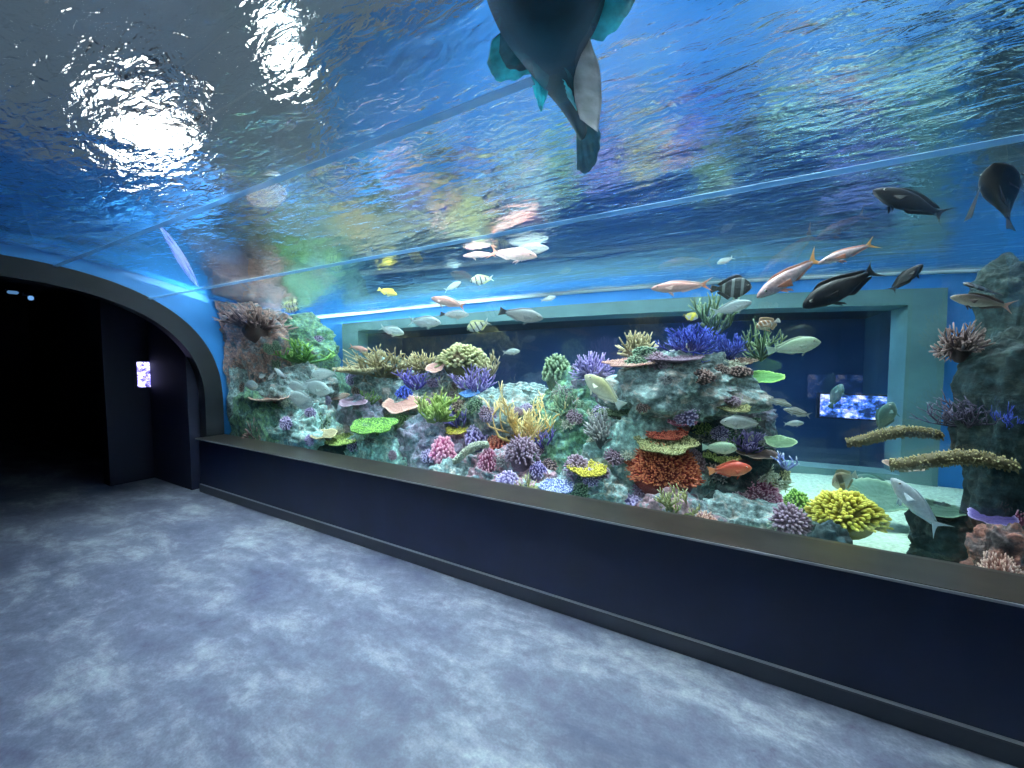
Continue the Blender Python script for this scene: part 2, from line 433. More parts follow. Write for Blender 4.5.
# screens
def screen_mat(name, s, sc, tint=(0.25, 0.3, 1.0)):
    m, nt, b = nodes(name)
    b.inputs['Base Color'].default_value = (0.01, 0.01, 0.01, 1)
    n = noise_tex(nt, sc, 3, 0.7); n2 = noise_tex(nt, sc * 2.3, 2, 0.7)
    c = ramp(nt, n, [(0.40, tuple(x * 0.12 for x in tint)), (0.5, tint), (0.58, (0.75, 0.78, 1.0)), (0.72, (1, 1, 1))])
    c = mixc(nt, 0.6, c, ramp(nt, n2, [(0.42, (0.15, 0.2, 0.5)), (0.55, (1, 1, 1))]), 'MULTIPLY')
    nt.links.new(c, b.inputs['Emission Color']); b.inputs['Emission Strength'].default_value = s
    return m
d0 = view_dir(145, 374.5); ts = (-6.51 / d0.x); ctr = d0 * ts + Vector((0, 0, 1.5))
ds = abs(view_dir(153, 374).y / view_dir(153, 374).x - view_dir(137, 374).y / view_dir(137, 374).x) * 6.51
info = empty('information_screen', ctr); tag(info, 'small bright white and violet portrait screen glowing on the dark wall beyond the portal', 'screen')
hw = ds / 2; hh = hw * 1.02
hh = 0.5 * abs(view_dir(145, 362).z / view_dir(145, 362).x - view_dir(145, 387).z / view_dir(145, 387).x) * 6.51
keep(box('screen_housing', (-6.525, ctr.y - hw - 0.03, ctr.z - hh - 0.03), (-6.50, ctr.y + hw + 0.03, ctr.z + hh + 0.03), M_DARK, bev=0.005), info)
keep(box('display', (-6.503, ctr.y - hw, ctr.z - hh), (-6.496, ctr.y + hw, ctr.z + hh), screen_mat('display image', 3.0, 16, (0.35, 0.3, 1.0))), info)
gs = empty('gallery_screen', on_wall(5.7, 1.1, -0.5)); tag(gs, 'bright blue and white screen lit in the dark room behind the tank window', 'screen')
keep(wall_box('screen_housing', 5.50, 6.12, 1.02, 1.36, -0.60, -0.66, M_DARK), gs)
keep(wall_box('display', 5.52, 6.10, 1.04, 1.34, -0.595, -0.60, screen_mat('gallery image', 1.6, 9, (0.08, 0.25, 1.0))), gs)
for (px, py), lab in (((13, 293), 'small dim blue lamp at the far left of the dark corridor ceiling'), ((31, 298), 'brighter small blue lamp right of its neighbour in the dark corridor')):
    d1 = view_dir(px, py); p1 = d1 * (-9.0 / d1.x) + Vector((0, 0, 1.5))
    lo_ = empty('corridor_lamp', p1); tag(lo_, lab, 'lamp', 'blue corridor lamps')
    keep(box('lamp_housing', (p1.x - 0.06, p1.y - 0.07, p1.z + 0.03), (p1.x + 0.02, p1.y + 0.07, p1.z + 0.07), M_DARK), lo_)
    keep(box('lamp_stem', (p1.x - 0.03, p1.y - 0.01, p1.z + 0.07), (p1.x - 0.01, p1.y + 0.01, 2.6), M_DARK), lo_)
    keep(box('diffuser', (p1.x - 0.04, p1.y - (.05 if px < 20 else .025), p1.z - (.012 if px < 20 else .03)), (p1.x + 0.02, p1.y + (.05 if px < 20 else .025), p1.z + 0.03), emit('blue lamp light', (0.2, 0.5, 1.0), 0.4 if px < 20 else 0.8), bev=0.01), lo_)

# sand bed
def hf(x, y): return 0.05 * noise.noise(Vector((x * 0.9, y * 0.9, 3))) + 0.012 * noise.noise(Vector((x * 6, y * 6, 1)))
bm = bmesh.new()
NX, NY = 120, 52
def wall_y(x): return WP.y + (x - WP.x) * WD.y / WD.x
def sand_pt(i, j):
    x = X0 + 0.01 + (X1 - X0 - 0.02) * i / NX; y = 2.465 + (wall_y(x) - 0.02 - 2.465) * j / NY
    return (x, y, ZSAND - 0.03 + hf(x, y))
gv = [[bm.verts.new(sand_pt(i, j)) for j in range(NY + 1)] for i in range(NX + 1)]
for i in range(NX):
    for j in range(NY): bm.faces.new((gv[i][j], gv[i + 1][j], gv[i + 1][j + 1], gv[i][j + 1]))
sd = obj('sand_bed', bm, M_SAND, smooth=True); tag(sd, 'pale greenish white coral sand covering the tank bottom', 'sand', kind='stuff')
bm = bmesh.new(); v_ = [bm.verts.new(p) for p in ((X0, -3.5, 0.4), (X1, -3.5, 0.4), (X1, -1.45, 0.4), (X0, -1.45, 0.4))]; bm.faces.new(v_)
tag(obj('sand_bed', bm, M_SAND), 'sand bottom of the tank on the near side of the tunnel', 'sand', kind='stuff')

# water surface
bm = bmesh.new(); v_ = [bm.verts.new(p) for p in ((X0, -3.49, ZS), (X1, -3.49, ZS), (X1, wall_y(X1) - 0.04, ZS), (X0, wall_y(X0) - 0.04, ZS))]; bm.faces.new(v_)
bmesh.ops.recalc_face_normals(bm, faces=bm.faces)
wo = obj('water_surface', bm, water_mat())
if wo.data.polygons[0].normal.z < 0: wo.data.flip_normals()
tag(wo, 'rippled water surface seen from below, above the acrylic tunnel', 'water', kind='stuff')

# the body of water: a thin blue green haze
bm = bmesh.new()
PL = [(X0 + .01, 2.475), (X1 - .01, 2.475), (X1 - .01, wall_y(X1) - .05), (X0 + .01, wall_y(X0) - .05)]
lo_v = [bm.verts.new((x, y, ZSAND - 0.12)) for x, y in PL]; hi_v = [bm.verts.new((x, y, ZS - 0.01)) for x, y in PL]
bm.faces.new(lo_v); bm.faces.new(hi_v)
for i in range(4): bm.faces.new((lo_v[i], lo_v[(i + 1) % 4], hi_v[(i + 1) % 4], hi_v[i]))
bmesh.ops.recalc_face_normals(bm, faces=bm.faces)
mv, ntv, bv = nodes('tank water'); ntv.nodes.remove(bv)
vs_ = nd(ntv, 'ShaderNodeVolumeScatter', Density=0.014); vs_.inputs['Color'].default_value = (0.45, 0.85, 1.0, 1); vs_.inputs['Anisotropy'].default_value = 0.3
va_ = nd(ntv, 'ShaderNodeVolumeAbsorption', Density=0.05); va_.inputs['Color'].default_value = (0.1, 0.8, 0.95, 1)
ad_ = ntv.nodes.new('ShaderNodeAddShader'); ntv.links.new(vs_.outputs[0], ad_.inputs[0]); ntv.links.new(va_.outputs[0], ad_.inputs[1])
ntv.links.new(ad_.outputs[0], ntv.nodes['Material Output'].inputs['Volume'])
tag(obj('tank_water', bm, mv), 'slightly hazy blue green water filling the reef tank', 'water', kind='stuff')

# lamps above the water that make the glare
def out_of_water(px, py):
    """where the ray through this pixel leaves the calm surface, and its direction in the air above"""
    p, d = into_water(px, py); q = p + d * ((ZS - p.z) / d.z)
    h = Vector((d.x, d.y, 0)) * 1.33; s = h.length
    return (q, None) if s >= 1 else (q, Vector((h.x, h.y, math.sqrt(1 - s * s))))
M_LAMPG = emit('floodlight glow', (1.0, 0.98, 0.94), 260)
M_LAMPH = plain('lamp housing', (0.03, 0.03, 0.035), 0.5)
def floodlight(px, py, z, rad, label, strength=260):
    q, d = out_of_water(px, py)
    p = q + d * ((z - q.z) / d.z)
    e = empty('floodlight', p); tag(e, label, 'lamp', 'floodlights above the water')
    bm = bmesh.new(); bmesh.ops.create_uvsphere(bm, u_segments=24, v_segments=12, radius=rad)
    bmesh.ops.scale(bm, vec=(1, 1, 0.6), verts=bm.verts)
    obj('lens', bm, emit('floodlight glow', (1.0, 0.98, 0.94), strength), e)
    bm = bmesh.new(); bmesh.ops.create_cone(bm, cap_ends=True, segments=24, radius1=rad * 1.15, radius2=rad * 0.5, depth=rad, matrix=Matrix.Translation((0, 0, rad * 1.1)))
    obj('housing', bm, M_LAMPH, e)
    bm = bmesh.new(); tube(bm, [Vector((0, 0, rad * 1.5)), Vector((0, 0, rad * 1.5 + 1.2))], [0.02, 0.02], 8)
    obj('hanging_rod', bm, M_LAMPH, e)
    return p
#CONTENT
# ------------------------------------------------------------------ rocks
from mathutils.bvhtree import BVHTree
ROCK_V, ROCK_F = [], []
def rock(px, py, hwx, hhy, Y, mat, label, seed, depth=1.0, sink=True, rough=1.0, name='reef_rock', group=None):
    rx = (at(px - hwx, py, Y) - at(px + hwx, py, Y)).length / 2
    Y += 0.5 * rx * 0.75
    c = at(px, py, Y); l = at(px - hwx, py, Y); r = at(px + hwx, py, Y); t = at(px, py - hhy, Y); b = at(px, py + hhy, Y)
    rx = (r - l).length / 2; rz = (t - b).length / 2
    z0 = (ZSAND - 0.06) if sink else b.z
    rnd = random.Random(seed)
    bm = bmesh.new(); bmesh.ops.create_icosphere(bm, subdivisions=6 if hwx > 26 else 5, radius=1)
    off = Vector((rnd.random() * 40, rnd.random() * 40, rnd.random() * 40))
    for v in bm.verts:
        p = v.co.normalized()
        n = noise.noise(p * 1.3 + off) * 0.34 + noise.fractal(p * 2.6 + off, 0.9, 2.1, 4) * 0.20
        n = n * 0.8 + noise.voronoi(p * 1.9 + off)[0][0] * 0.32 - 0.10
        n += (abs(noise.noise(p * 4.2 + off * 2)) - 0.25) * 0.10 * rough + noise.noise(p * 11 + off) * 0.035 * rough + noise.noise(p * 26 + off) * 0.022 * rough
        q = p * (1 + n)
        x, y, z = q.x * rx, q.y * rx * 0.75 * depth, q.z * rz
        if sink and z < 0:
            k = max(0.0, (c.z - z0)) / rz
            z *= max(1.0, k) ; x *= 1 + 0.12 * min(1, -q.z); y *= 1 + 0.1 * min(1, -q.z)
        w = Vector((x, y, z)) + c
        w += p * (rx * (.16 * noise.fractal(w * 2.4, .9, 2.1, 4) * rough) + .022 * noise.noise(w * 13) + .012 * noise.noise(w * 30))
        w.x = max(w.x, X0 + 0.02 + 0.02 * abs(n)); w.x = min(w.x, X1 - 0.02); w.y = max(w.y, 2.48)
        g = (w - WP).dot(WN) + 0.11
        if g > 0: w -= WN * g
        w.z = min(w.z, ZS - 0.08)
        v.co = w - c
    o = obj(name, bm, mat, smooth=True, loc=c)
    ROCK_V.extend([v.co + c for v in o.data.vertices]); k0 = len(ROCK_V) - len(o.data.vertices)
    ROCK_F.extend([[k0 + i for i in p.vertices] for p in o.data.polygons])
    tag(o, label, 'rock', group)
    return o
RK = dict(
 teal=rock_mat('teal grey reef rock', (0.19, 0.27, 0.27), (0.36, 0.33, 0.30), 0.35, 1),
 pale=rock_mat('pale teal reef rock', (0.24, 0.40, 0.38), (0.40, 0.48, 0.42), 0.4, 2),
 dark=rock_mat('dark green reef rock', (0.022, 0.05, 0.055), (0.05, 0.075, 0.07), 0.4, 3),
 pink=rock_mat('rock with pink algae', (0.17, 0.24, 0.26), (0.36, 0.20, 0.24), 0.75, 4),
 brown=rock_mat('rock with brown red algae', (0.14, 0.17, 0.19), (0.33, 0.20, 0.17), 0.8, 5),
 mauve=rock_mat('rock with mauve crust', (0.14, 0.19, 0.24), (0.24, 0.21, 0.29), 0.75, 6),
 green=rock_mat('rock with green algae', (0.10, 0.22, 0.19), (0.15, 0.30, 0.17), 0.7, 7),
 rust=rock_mat('rock with rusty crust', (0.14, 0.10, 0.10), (0.32, 0.13, 0.10), 0.7, 8))
ROCKS = [  # px, py, half width, half height, distance, rock, label
 (674, 388, 66, 34, 3.25, 'teal', 'largest pale grey boulder at the top of the reef, below the blue spiky coral'),
 (604, 408, 44, 30, 3.75, 'mauve', 'grey mauve rock left of the largest boulder, behind the pale yellow fish'),
 (640, 462, 52, 52, 3.15, 'pale', 'pale teal rock column under the largest red coral bank'),
 (680, 524, 44, 24, 2.78, 'pink', 'rock crusted in pink at the ledge below the olive branching coral'),
 (762, 531, 62, 30, 2.95, 'teal', 'long grey rock at the ledge under the magenta coral bank'),
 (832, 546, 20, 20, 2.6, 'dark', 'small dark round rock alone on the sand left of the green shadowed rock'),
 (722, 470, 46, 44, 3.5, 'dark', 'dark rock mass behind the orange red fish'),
 (742, 420, 34, 22, 3.8, 'mauve', 'dark mauve rock right of and below the largest boulder'),
 (432, 462, 34, 42, 3.1, 'mauve', 'knobbly dark mauve mound in the left half of the reef'),
 (376, 458, 32, 30, 2.95, 'pale', 'smooth pale green rock under the bright green plate coral'),
 (505, 486, 42, 30, 2.82, 'pink', 'pink crusted rock at the ledge below the red coral tuft'),
 (560, 454, 42, 52, 3.45, 'green', 'deep green rock in the cleft right of the big yellow staghorn'),
 (578, 412, 36, 36, 3.7, 'green', 'green grey rock behind the cleft under the small green bush coral'),
 (490, 428, 40, 38, 3.45, 'teal', 'teal rock behind the big yellow staghorn coral'),
 (398, 404, 44, 40, 3.7, 'teal', 'shaded teal rock below the tan bushy coral thicket'),
 (452, 388, 28, 32, 3.8, 'teal', 'rock pillar carrying the olive nubby coral'),
 (590, 492, 34, 26, 2.80, 'teal', 'rounded grey rock at the ledge under the small yellow plate'),
 (458, 488, 28, 22, 2.75, 'teal', 'low blue grey rock at the ledge beside the log of pale coral'),
 (556, 502, 24, 17, 2.68, 'pale', 'white frosted stone with a blue rim at the ledge'),
 (362, 422, 20, 24, 3.2, 'mauve', 'dark purple rock below the brown plate corals at the left post'),
 (342, 452, 26, 14, 2.85, 'dark', 'low dark rock under the olive plate at the left ledge'),
 (298, 438, 36, 34, 2.8, 'pale', 'pale green rock with a small hole, left end of the reef'),
 (258, 428, 26, 34, 2.62, 'green', 'green grey rock under the round dusky coral at far left'),
 (246, 340, 34, 40, 3.0, 'brown', 'brown red slope of rock high at the far left of the tank'),
 (292, 352, 34, 36, 3.5, 'green', 'dark green rock behind the bright green coral'),
 (236, 396, 24, 46, 2.8, 'teal', 'blue grey rock at the tank end under the brown red slope'),
 (292, 400, 36, 34, 3.1, 'teal', 'shadowy rock behind the group of silver fish at left'),
 (318, 424, 14, 22, 3.3, 'green', 'green rock beside the blue post at left'),
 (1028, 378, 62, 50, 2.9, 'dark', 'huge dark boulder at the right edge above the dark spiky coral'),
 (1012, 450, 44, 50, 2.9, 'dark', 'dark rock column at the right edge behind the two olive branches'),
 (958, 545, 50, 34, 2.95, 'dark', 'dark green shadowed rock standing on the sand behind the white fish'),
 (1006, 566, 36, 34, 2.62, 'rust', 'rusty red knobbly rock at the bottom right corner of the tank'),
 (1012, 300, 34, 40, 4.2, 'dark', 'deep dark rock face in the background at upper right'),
 (655, 420, 50, 30, 3.7, 'teal', 'grey rock shelf between the largest boulder and the small red table coral'),
 (522, 396, 28, 12, 3.9, 'teal', 'low rock crest in the dip of the reef'),
]
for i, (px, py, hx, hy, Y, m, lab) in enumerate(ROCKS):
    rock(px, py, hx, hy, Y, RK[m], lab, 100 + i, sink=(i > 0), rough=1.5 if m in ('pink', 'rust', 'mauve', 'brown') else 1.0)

BVH = BVHTree.FromPolygons(ROCK_V, ROCK_F)
# ------------------------------------------------------------------ corals (built at unit radius, growing up +Z)
def rdir(rnd, up=0.3):
    while True:
        v = Vector((rnd.uniform(-1, 1), rnd.uniform(-1, 1), rnd.uniform(up, 1)))
        if 0.2 < v.length < 1: return v.normalized()
def bm_staghorn(rnd, n=9, depth=3, thick=0.055, up=0.25, flat=1.0):
    bm = bmesh.new(); lay = bm.verts.layers.float.new('tip')
    def grow(p, d, L, r, k):
        pts, q, dd = [p], p, d
        for _ in range(3):
            dd = (dd + Vector((rnd.uniform(-.28, .28), rnd.uniform(-.28, .28), rnd.uniform(-.1, .28)))).normalized()
            q = q + dd * L / 3; pts.append(q)
        base = 1 - (k + 1) / depth
        tube(bm, pts, [r, r * .9, r * .78, r * .5 if k == 0 else r * .68], 6, [base * .8, base, base + .1, 1.0 if k == 0 else base + .3], lay)
        if k > 0:
            for _ in range(rnd.choice((2, 3, 3))):
                s = rnd.choice((1, 2, 3, 3)); a = rdir(rnd, -0.2)
                grow(pts[s], (dd * 0.8 + a * 0.85).normalized(), L * rnd.uniform(.55, .8), r * .72, k - 1)
    for i in range(n):
        a = 2 * math.pi * i / n + rnd.uniform(-.4, .4); e = rnd.uniform(up, 1.2)
        grow(Vector((0, 0, 0)), Vector((math.cos(a), math.sin(a), e * flat)).normalized(), rnd.uniform(.42, .58), thick, depth - 1)
    return bm
def bm_spiky(rnd, n=90, thick=0.05, L=1.0, up=-0.05, dome=0.35, curl=0.32):
    """crowded irregular fingers with side knobs"""
    bm = bmesh.new(); lay = bm.verts.layers.float.new('tip')
    for i in range(n):
        d = rdir(rnd, up); p = Vector((d.x * dome * rnd.random(), d.y * dome * rnd.random(), 0))
        l = L * rnd.uniform(.45, 1.0); th = thick * rnd.uniform(.7, 1.15)
        pts = [p]; q = p; dd = d
        for k in range(3):
            dd = (dd + Vector((rnd.uniform(-curl, curl), rnd.uniform(-curl, curl), rnd.uniform(-curl * .3, curl)))).normalized()
            q = q + dd * l / 3; pts.append(q)
        tube(bm, pts, [th * 1.1, th, th * .85, th * .5], 5, [0, .3, .65, 1], lay)
        for s in (1, 2):
            for _ in range(rnd.choice((0, 1, 2))):
                a = rdir(rnd, -.5); e = pts[s] + (dd * .6 + a).normalized() * l * rnd.uniform(.2, .36)
                tube(bm, [pts[s], pts[s].lerp(e, .6), e], [th * .8, th * .7, th * .4], 5, [.4, .7, 1], lay)
    bmesh.ops.create_icosphere(bm, subdivisions=3, radius=dome * 0.9)
    return bm
def bm_bush(rnd, n=260, nub=0.085, dome=0.82, short=.80):
    """knobbly cauliflower mound"""
    bm = bmesh.new(); lay = bm.verts.layers.float.new('tip')
    g = (1 + 5 ** .5) / 2
    for i in range(n):
        z = 1 - 1.15 * (i + .5) / n; a = 2 * math.pi * i / g + rnd.uniform(-.2, .2)
        s = math.sqrt(max(0, 1 - z * z)); d = Vector((s * math.cos(a), s * math.sin(a), z))
        k = dome * (1 + .16 * noise.noise(d * 2 + Vector((n, 0, 0))))
        p = d * k * short; q = d * k * rnd.uniform(1.0, 1.2) + Vector((rnd.uniform(-.04, .04), rnd.uniform(-.04, .04), 0))
        tube(bm, [p, p.lerp(q, .6), q], [nub * .8, nub, nub * .7], 6, [0, .5, 1], lay)
    bmesh.ops.create_icosphere(bm, subdivisions=3, radius=dome * (short + .04))
    return bm
def disc_outline(rnd, amp=.14):
    o = Vector((rnd.random() * 30, rnd.random() * 30, 0))
    return lambda a: 1 + amp * noise.noise(Vector((math.cos(a) * 1.4, math.sin(a) * 1.4, 0)) + o) * 2 + amp * .4 * noise.noise(Vector((math.cos(a) * 5, math.sin(a) * 5, 0)) + o)
def bm_table(rnd, n=420, nub=0.05, ht=0.13, amp=.16, dish=.10, squash=1.0):
    """a flat crown crowded with short branchlets; returns crown and stalk"""
    bm = bmesh.new(); lay = bm.verts.layers.float.new('tip'); out = disc_outline(rnd, amp)
    NA, NR = 40, 7
    for side, zz in ((1, 0.0), (-1, -0.07)):
        c = bm.verts.new((0, 0, zz - (0.10 if side < 0 else 0))); c[lay] = .1; prev = None
        for j in range(1, NR + 1):
            ring = []
            for i in range(NA):
                a = 2 * math.pi * i / NA; r = j / NR * out(a)
                v = bm.verts.new((r * math.cos(a), r * math.sin(a) * squash, dish * (j / NR) ** 2 + zz * (1 - .6 * (j / NR)) - (0.10 * (1 - j / NR) if side < 0 else 0)
                                  + .03 * noise.noise(Vector((r * math.cos(a) * 3, r * math.sin(a) * 3, 7)))))
                v[lay] = .02 if side > 0 else .0; ring.append(v)
            for i in range(NA):
                if prev is None: f = (c, ring[i], ring[(i + 1) % NA])
                else: f = (prev[i], ring[i], ring[(i + 1) % NA], prev[(i + 1) % NA])
                bm.faces.new(f if side > 0 else f[::-1])
            prev = ring
        if side > 0: top = prev
        else:
            for i in range(NA): bm.faces.new((top[i], prev[i], prev[(i + 1) % NA], top[(i + 1) % NA]))
    for i in range(n):
        a = rnd.uniform(0, 2 * math.pi); k = math.sqrt(rnd.random()) * .99; r = k * out(a)
        z = dish * k * k
        p = Vector((r * math.cos(a), r * math.sin(a) * squash, z - .02))
        h = ht * rnd.uniform(.55, 1.1); d = Vector((math.cos(a) * .55 * k ** 3 + rnd.uniform(-.25, .25), math.sin(a) * .55 * k ** 3 + rnd.uniform(-.25, .25), 1)).normalized()
        tube(bm, [p, p + d * h], [nub, nub * .6], 5, [.1, 1], lay)
    st = bmesh.new(); sl = st.verts.layers.float.new('tip')
    tube(st, [Vector((0, 0, -.75)), Vector((0.02, 0, -.35)), Vector((0, 0, -.06))], [.26, .17, .34], 12, [0, 0, .1], sl)
    return bm, st
def bm_plate(rnd, amp=.12, ribs=26, dish=.16, squash=1.0, fold=.025):
    """thin smooth leafy plate with radial ribs"""
    bm = bmesh.new(); lay = bm.verts.layers.float.new('tip'); out = disc_outline(rnd, amp)
    NA, NR = 104, 12
    def zf(a, k): return dish * k * k + fold * k * math.sin(a * 5 + 2 * noise.noise(Vector((a, k, 3)))) + .014 * math.sin(a * ribs) * k + .012 * math.sin(k * 22)
    sides = []
    for th in (0, -.05):
        c = bm.verts.new((0, 0, th)); c[lay] = .2; rings = []
        for j in range(1, NR + 1):
            k = j / NR; ring = []
            for i in range(NA):
                a = 2 * math.pi * i / NA; r = k * out(a) + (.012 * math.sin(a * ribs) if j == NR else 0)
                v = bm.verts.new((r * math.cos(a), r * math.sin(a) * squash, zf(a, k) + th * (1 - .5 * k))); v[lay] = .35 + .65 * k ** 6
                ring.append(v)
            rings.append(ring)
        for i in range(NA):
            f = (c, rings[0][i], rings[0][(i + 1) % NA]); bm.faces.new(f if th == 0 else f[::-1])
            for j in range(NR - 1):
                f = (rings[j][i], rings[j + 1][i], rings[j + 1][(i + 1) % NA], rings[j][(i + 1) % NA]); bm.faces.new(f if th == 0 else f[::-1])
        sides.append(rings[-1])
    for i in range(NA): bm.faces.new((sides[0][i], sides[1][i], sides[1][(i + 1) % NA], sides[0][(i + 1) % NA]))
    st = bmesh.new(); sl = st.verts.layers.float.new('tip')
    tube(st, [Vector((0, 0, -.6)), Vector((0.02, 0, -.3)), Vector((0, 0, -.02))], [.3, .2, .3], 12, [0, 0, .1], sl)
    return bm, st
def bm_log(rnd, n=420):
    """long drooping branch crusted with nubs, along X from -1 to 1"""
    bm = bmesh.new(); lay = bm.verts.layers.float.new('tip')
    def ax(t): return Vector((t, .05 * math.sin(t * 3), .10 * math.sin(t * 2.2 + 1)))
    N = 24; pts = [ax(-1 + 2 * i / N) for i in range(N + 1)]
    rr = [.035 + .085 * math.sin(math.pi * min(1, (i / N) * .8 + .12)) ** .6 for i in range(N + 1)]
    tube(bm, pts, rr, 10, [.15] * (N + 1), lay)
    for _ in range(n):
        t = rnd.uniform(-1, 1); i = (t + 1) / 2 * N; a = rnd.uniform(0, 2 * math.pi); r = rr[int(i)]
        d = Vector((rnd.uniform(-.3, .3), math.cos(a), math.sin(a))).normalized(); p = ax(t) + d * r * .85
        tube(bm, [p, p + d * .045], [.018, .011], 5, [.4, 1 if d.z > 0 else .5], lay)
    return bm

COLS = dict(bark=((.15, .12, .05), (.48, .40, .19)),
 tan=((.26, .21, .10), (.62, .55, .32)), olive=((.20, .20, .06), (.56, .54, .28)), yel=((.30, .24, .01), (.80, .70, .12)),
 gold=((.70, .48, .16), (.95, .82, .45)), purple=((.13, .09, .33), (.52, .42, .75)), violet=((.10, .07, .42), (.45, .38, .85)),
 blue=((.015, .03, .30), (.12, .20, .85)), salmon=((.45, .22, .18), (.80, .55, .45)), mauve=((.20, .12, .18), (.45, .32, .42)),
 green=((.06, .22, .03), (.36, .62, .14)), lime=((.16, .26, .04), (.55, .66, .22)), pink=((.55, .10, .25), (.90, .45, .58)),
 magenta=((.30, .03, .12), (.75, .38, .50)), red=((.42, .035, .02), (.85, .26, .16)), redt=((.30, .016, .010), (.66, .20, .09)), lav=((.20, .15, .36), (.62, .52, .76)),
 brown=((.15, .09, .07), (.48, .34, .26)), dkgreen=((.05, .13, .09), (.25, .38, .24)), grey=((.14, .15, .16), (.42, .42, .42)),
 darkp=((.05, .04, .08), (.22, .18, .28)), pinkb=((.09, .05, .05), (.42, .28, .25)), pgreen=((.08, .16, .07), (.30, .42, .24)),
 sky=((.03, .14, .50), (.20, .45, .85)), pale=((.35, .38, .28), (.70, .72, .58)), bluw=((.15, .2, .5), (.8, .85, .9)))
CI = [0]
def coral(kind, col, px, py, hw, hh, Y, label, tilt=0, roll=0, **kw):
    """grow one coral; its crown is centred on the pixel and spans the given half sizes"""
    CI[0] += 1; rnd = random.Random(700 + CI[0])
    # root it on the rock that lies behind its foot
    p, d = into_water(px, py + hh * (.8 if kind not in ('table', 'plate') else .2))
    hit = BVH.ray_cast(p, d)
    w0 = (at(px + hw, py, Y) - at(px - hw, py, Y)).length / 2
    if hit[0] is not None and kind != 'log':
        yh = hit[0].y - (w0 * .25 if kind in ('table', 'plate') else -.03)
        Y = max(min(yh, Y + .8), Y - .6, 2.50 + (w0 * .8 if kind in ('table', 'plate') else w0 * .5) * (hw < 25))
    c = at(px, py, Y); rx = (at(px + hw, py, Y) - at(px - hw, py, Y)).length / 2; rz = (at(px, py - hh, Y) - at(px, py + hh, Y)).length / 2
    m = coral_mat(*COLS[col]); st = None
    if kind == 'staghorn': bm = bm_staghorn(rnd, **kw)
    elif kind == 'spiky': bm = bm_spiky(rnd, **kw)
    elif kind == 'bush': bm = bm_bush(rnd, **kw)
    elif kind == 'table': bm, st = bm_table(rnd, **kw)
    elif kind == 'plate': bm, st = bm_plate(rnd, **kw)
    else: bm = bm_log(rnd)
    names = dict(staghorn='staghorn_coral', spiky='finger_coral', bush='cauliflower_coral', table='table_coral', plate='plate_coral', log='branch_coral')
    xs = sorted(v.co.x for v in bm.verts); zs = sorted(v.co.z for v in bm.verts)
    w = (xs[-1] - xs[0]) / 2
    if kind in ('table', 'plate'):
        root = empty(names[kind], c)
        cr = obj('crown', bm, m, root, smooth=(kind == 'plate'))
        sk = obj('stalk', st, m, root, smooth=True)
        # tip the crown towards the open water so that its seen height is the photo's
        tl = tilt if tilt else math.degrees(math.asin(min(.9, rz / rx))) * .8
        for o in (cr, sk): o.scale = (rx / w,) * 3
        cr.rotation_euler = (R(tl), R(roll), 0); sk.scale = (rx / w * .9, rx / w * .9, rx / w * .6)
        sk.location = (0, 0.3 * rx, 0)
    else:
        zmin, zmax = zs[0] if kind == 'log' else 0.0, zs[-1]
        sz = 2 * rz / (zmax - zmin); sx = rx / w
        sz = min(sz, sx * 2.2)
        root = obj(names[kind], bm, m, smooth=True)
        root.scale = (sx, (sx + sz) / 2 if kind != 'log' else sx * 1.4, sz if kind != 'log' else sx * 1.4)
        root.rotation_euler = (R(tilt), R(roll), 0)
        root.location = c if kind == 'log' else c - Vector((0, 0, rz))
    tag(root, label, 'coral')
    return root
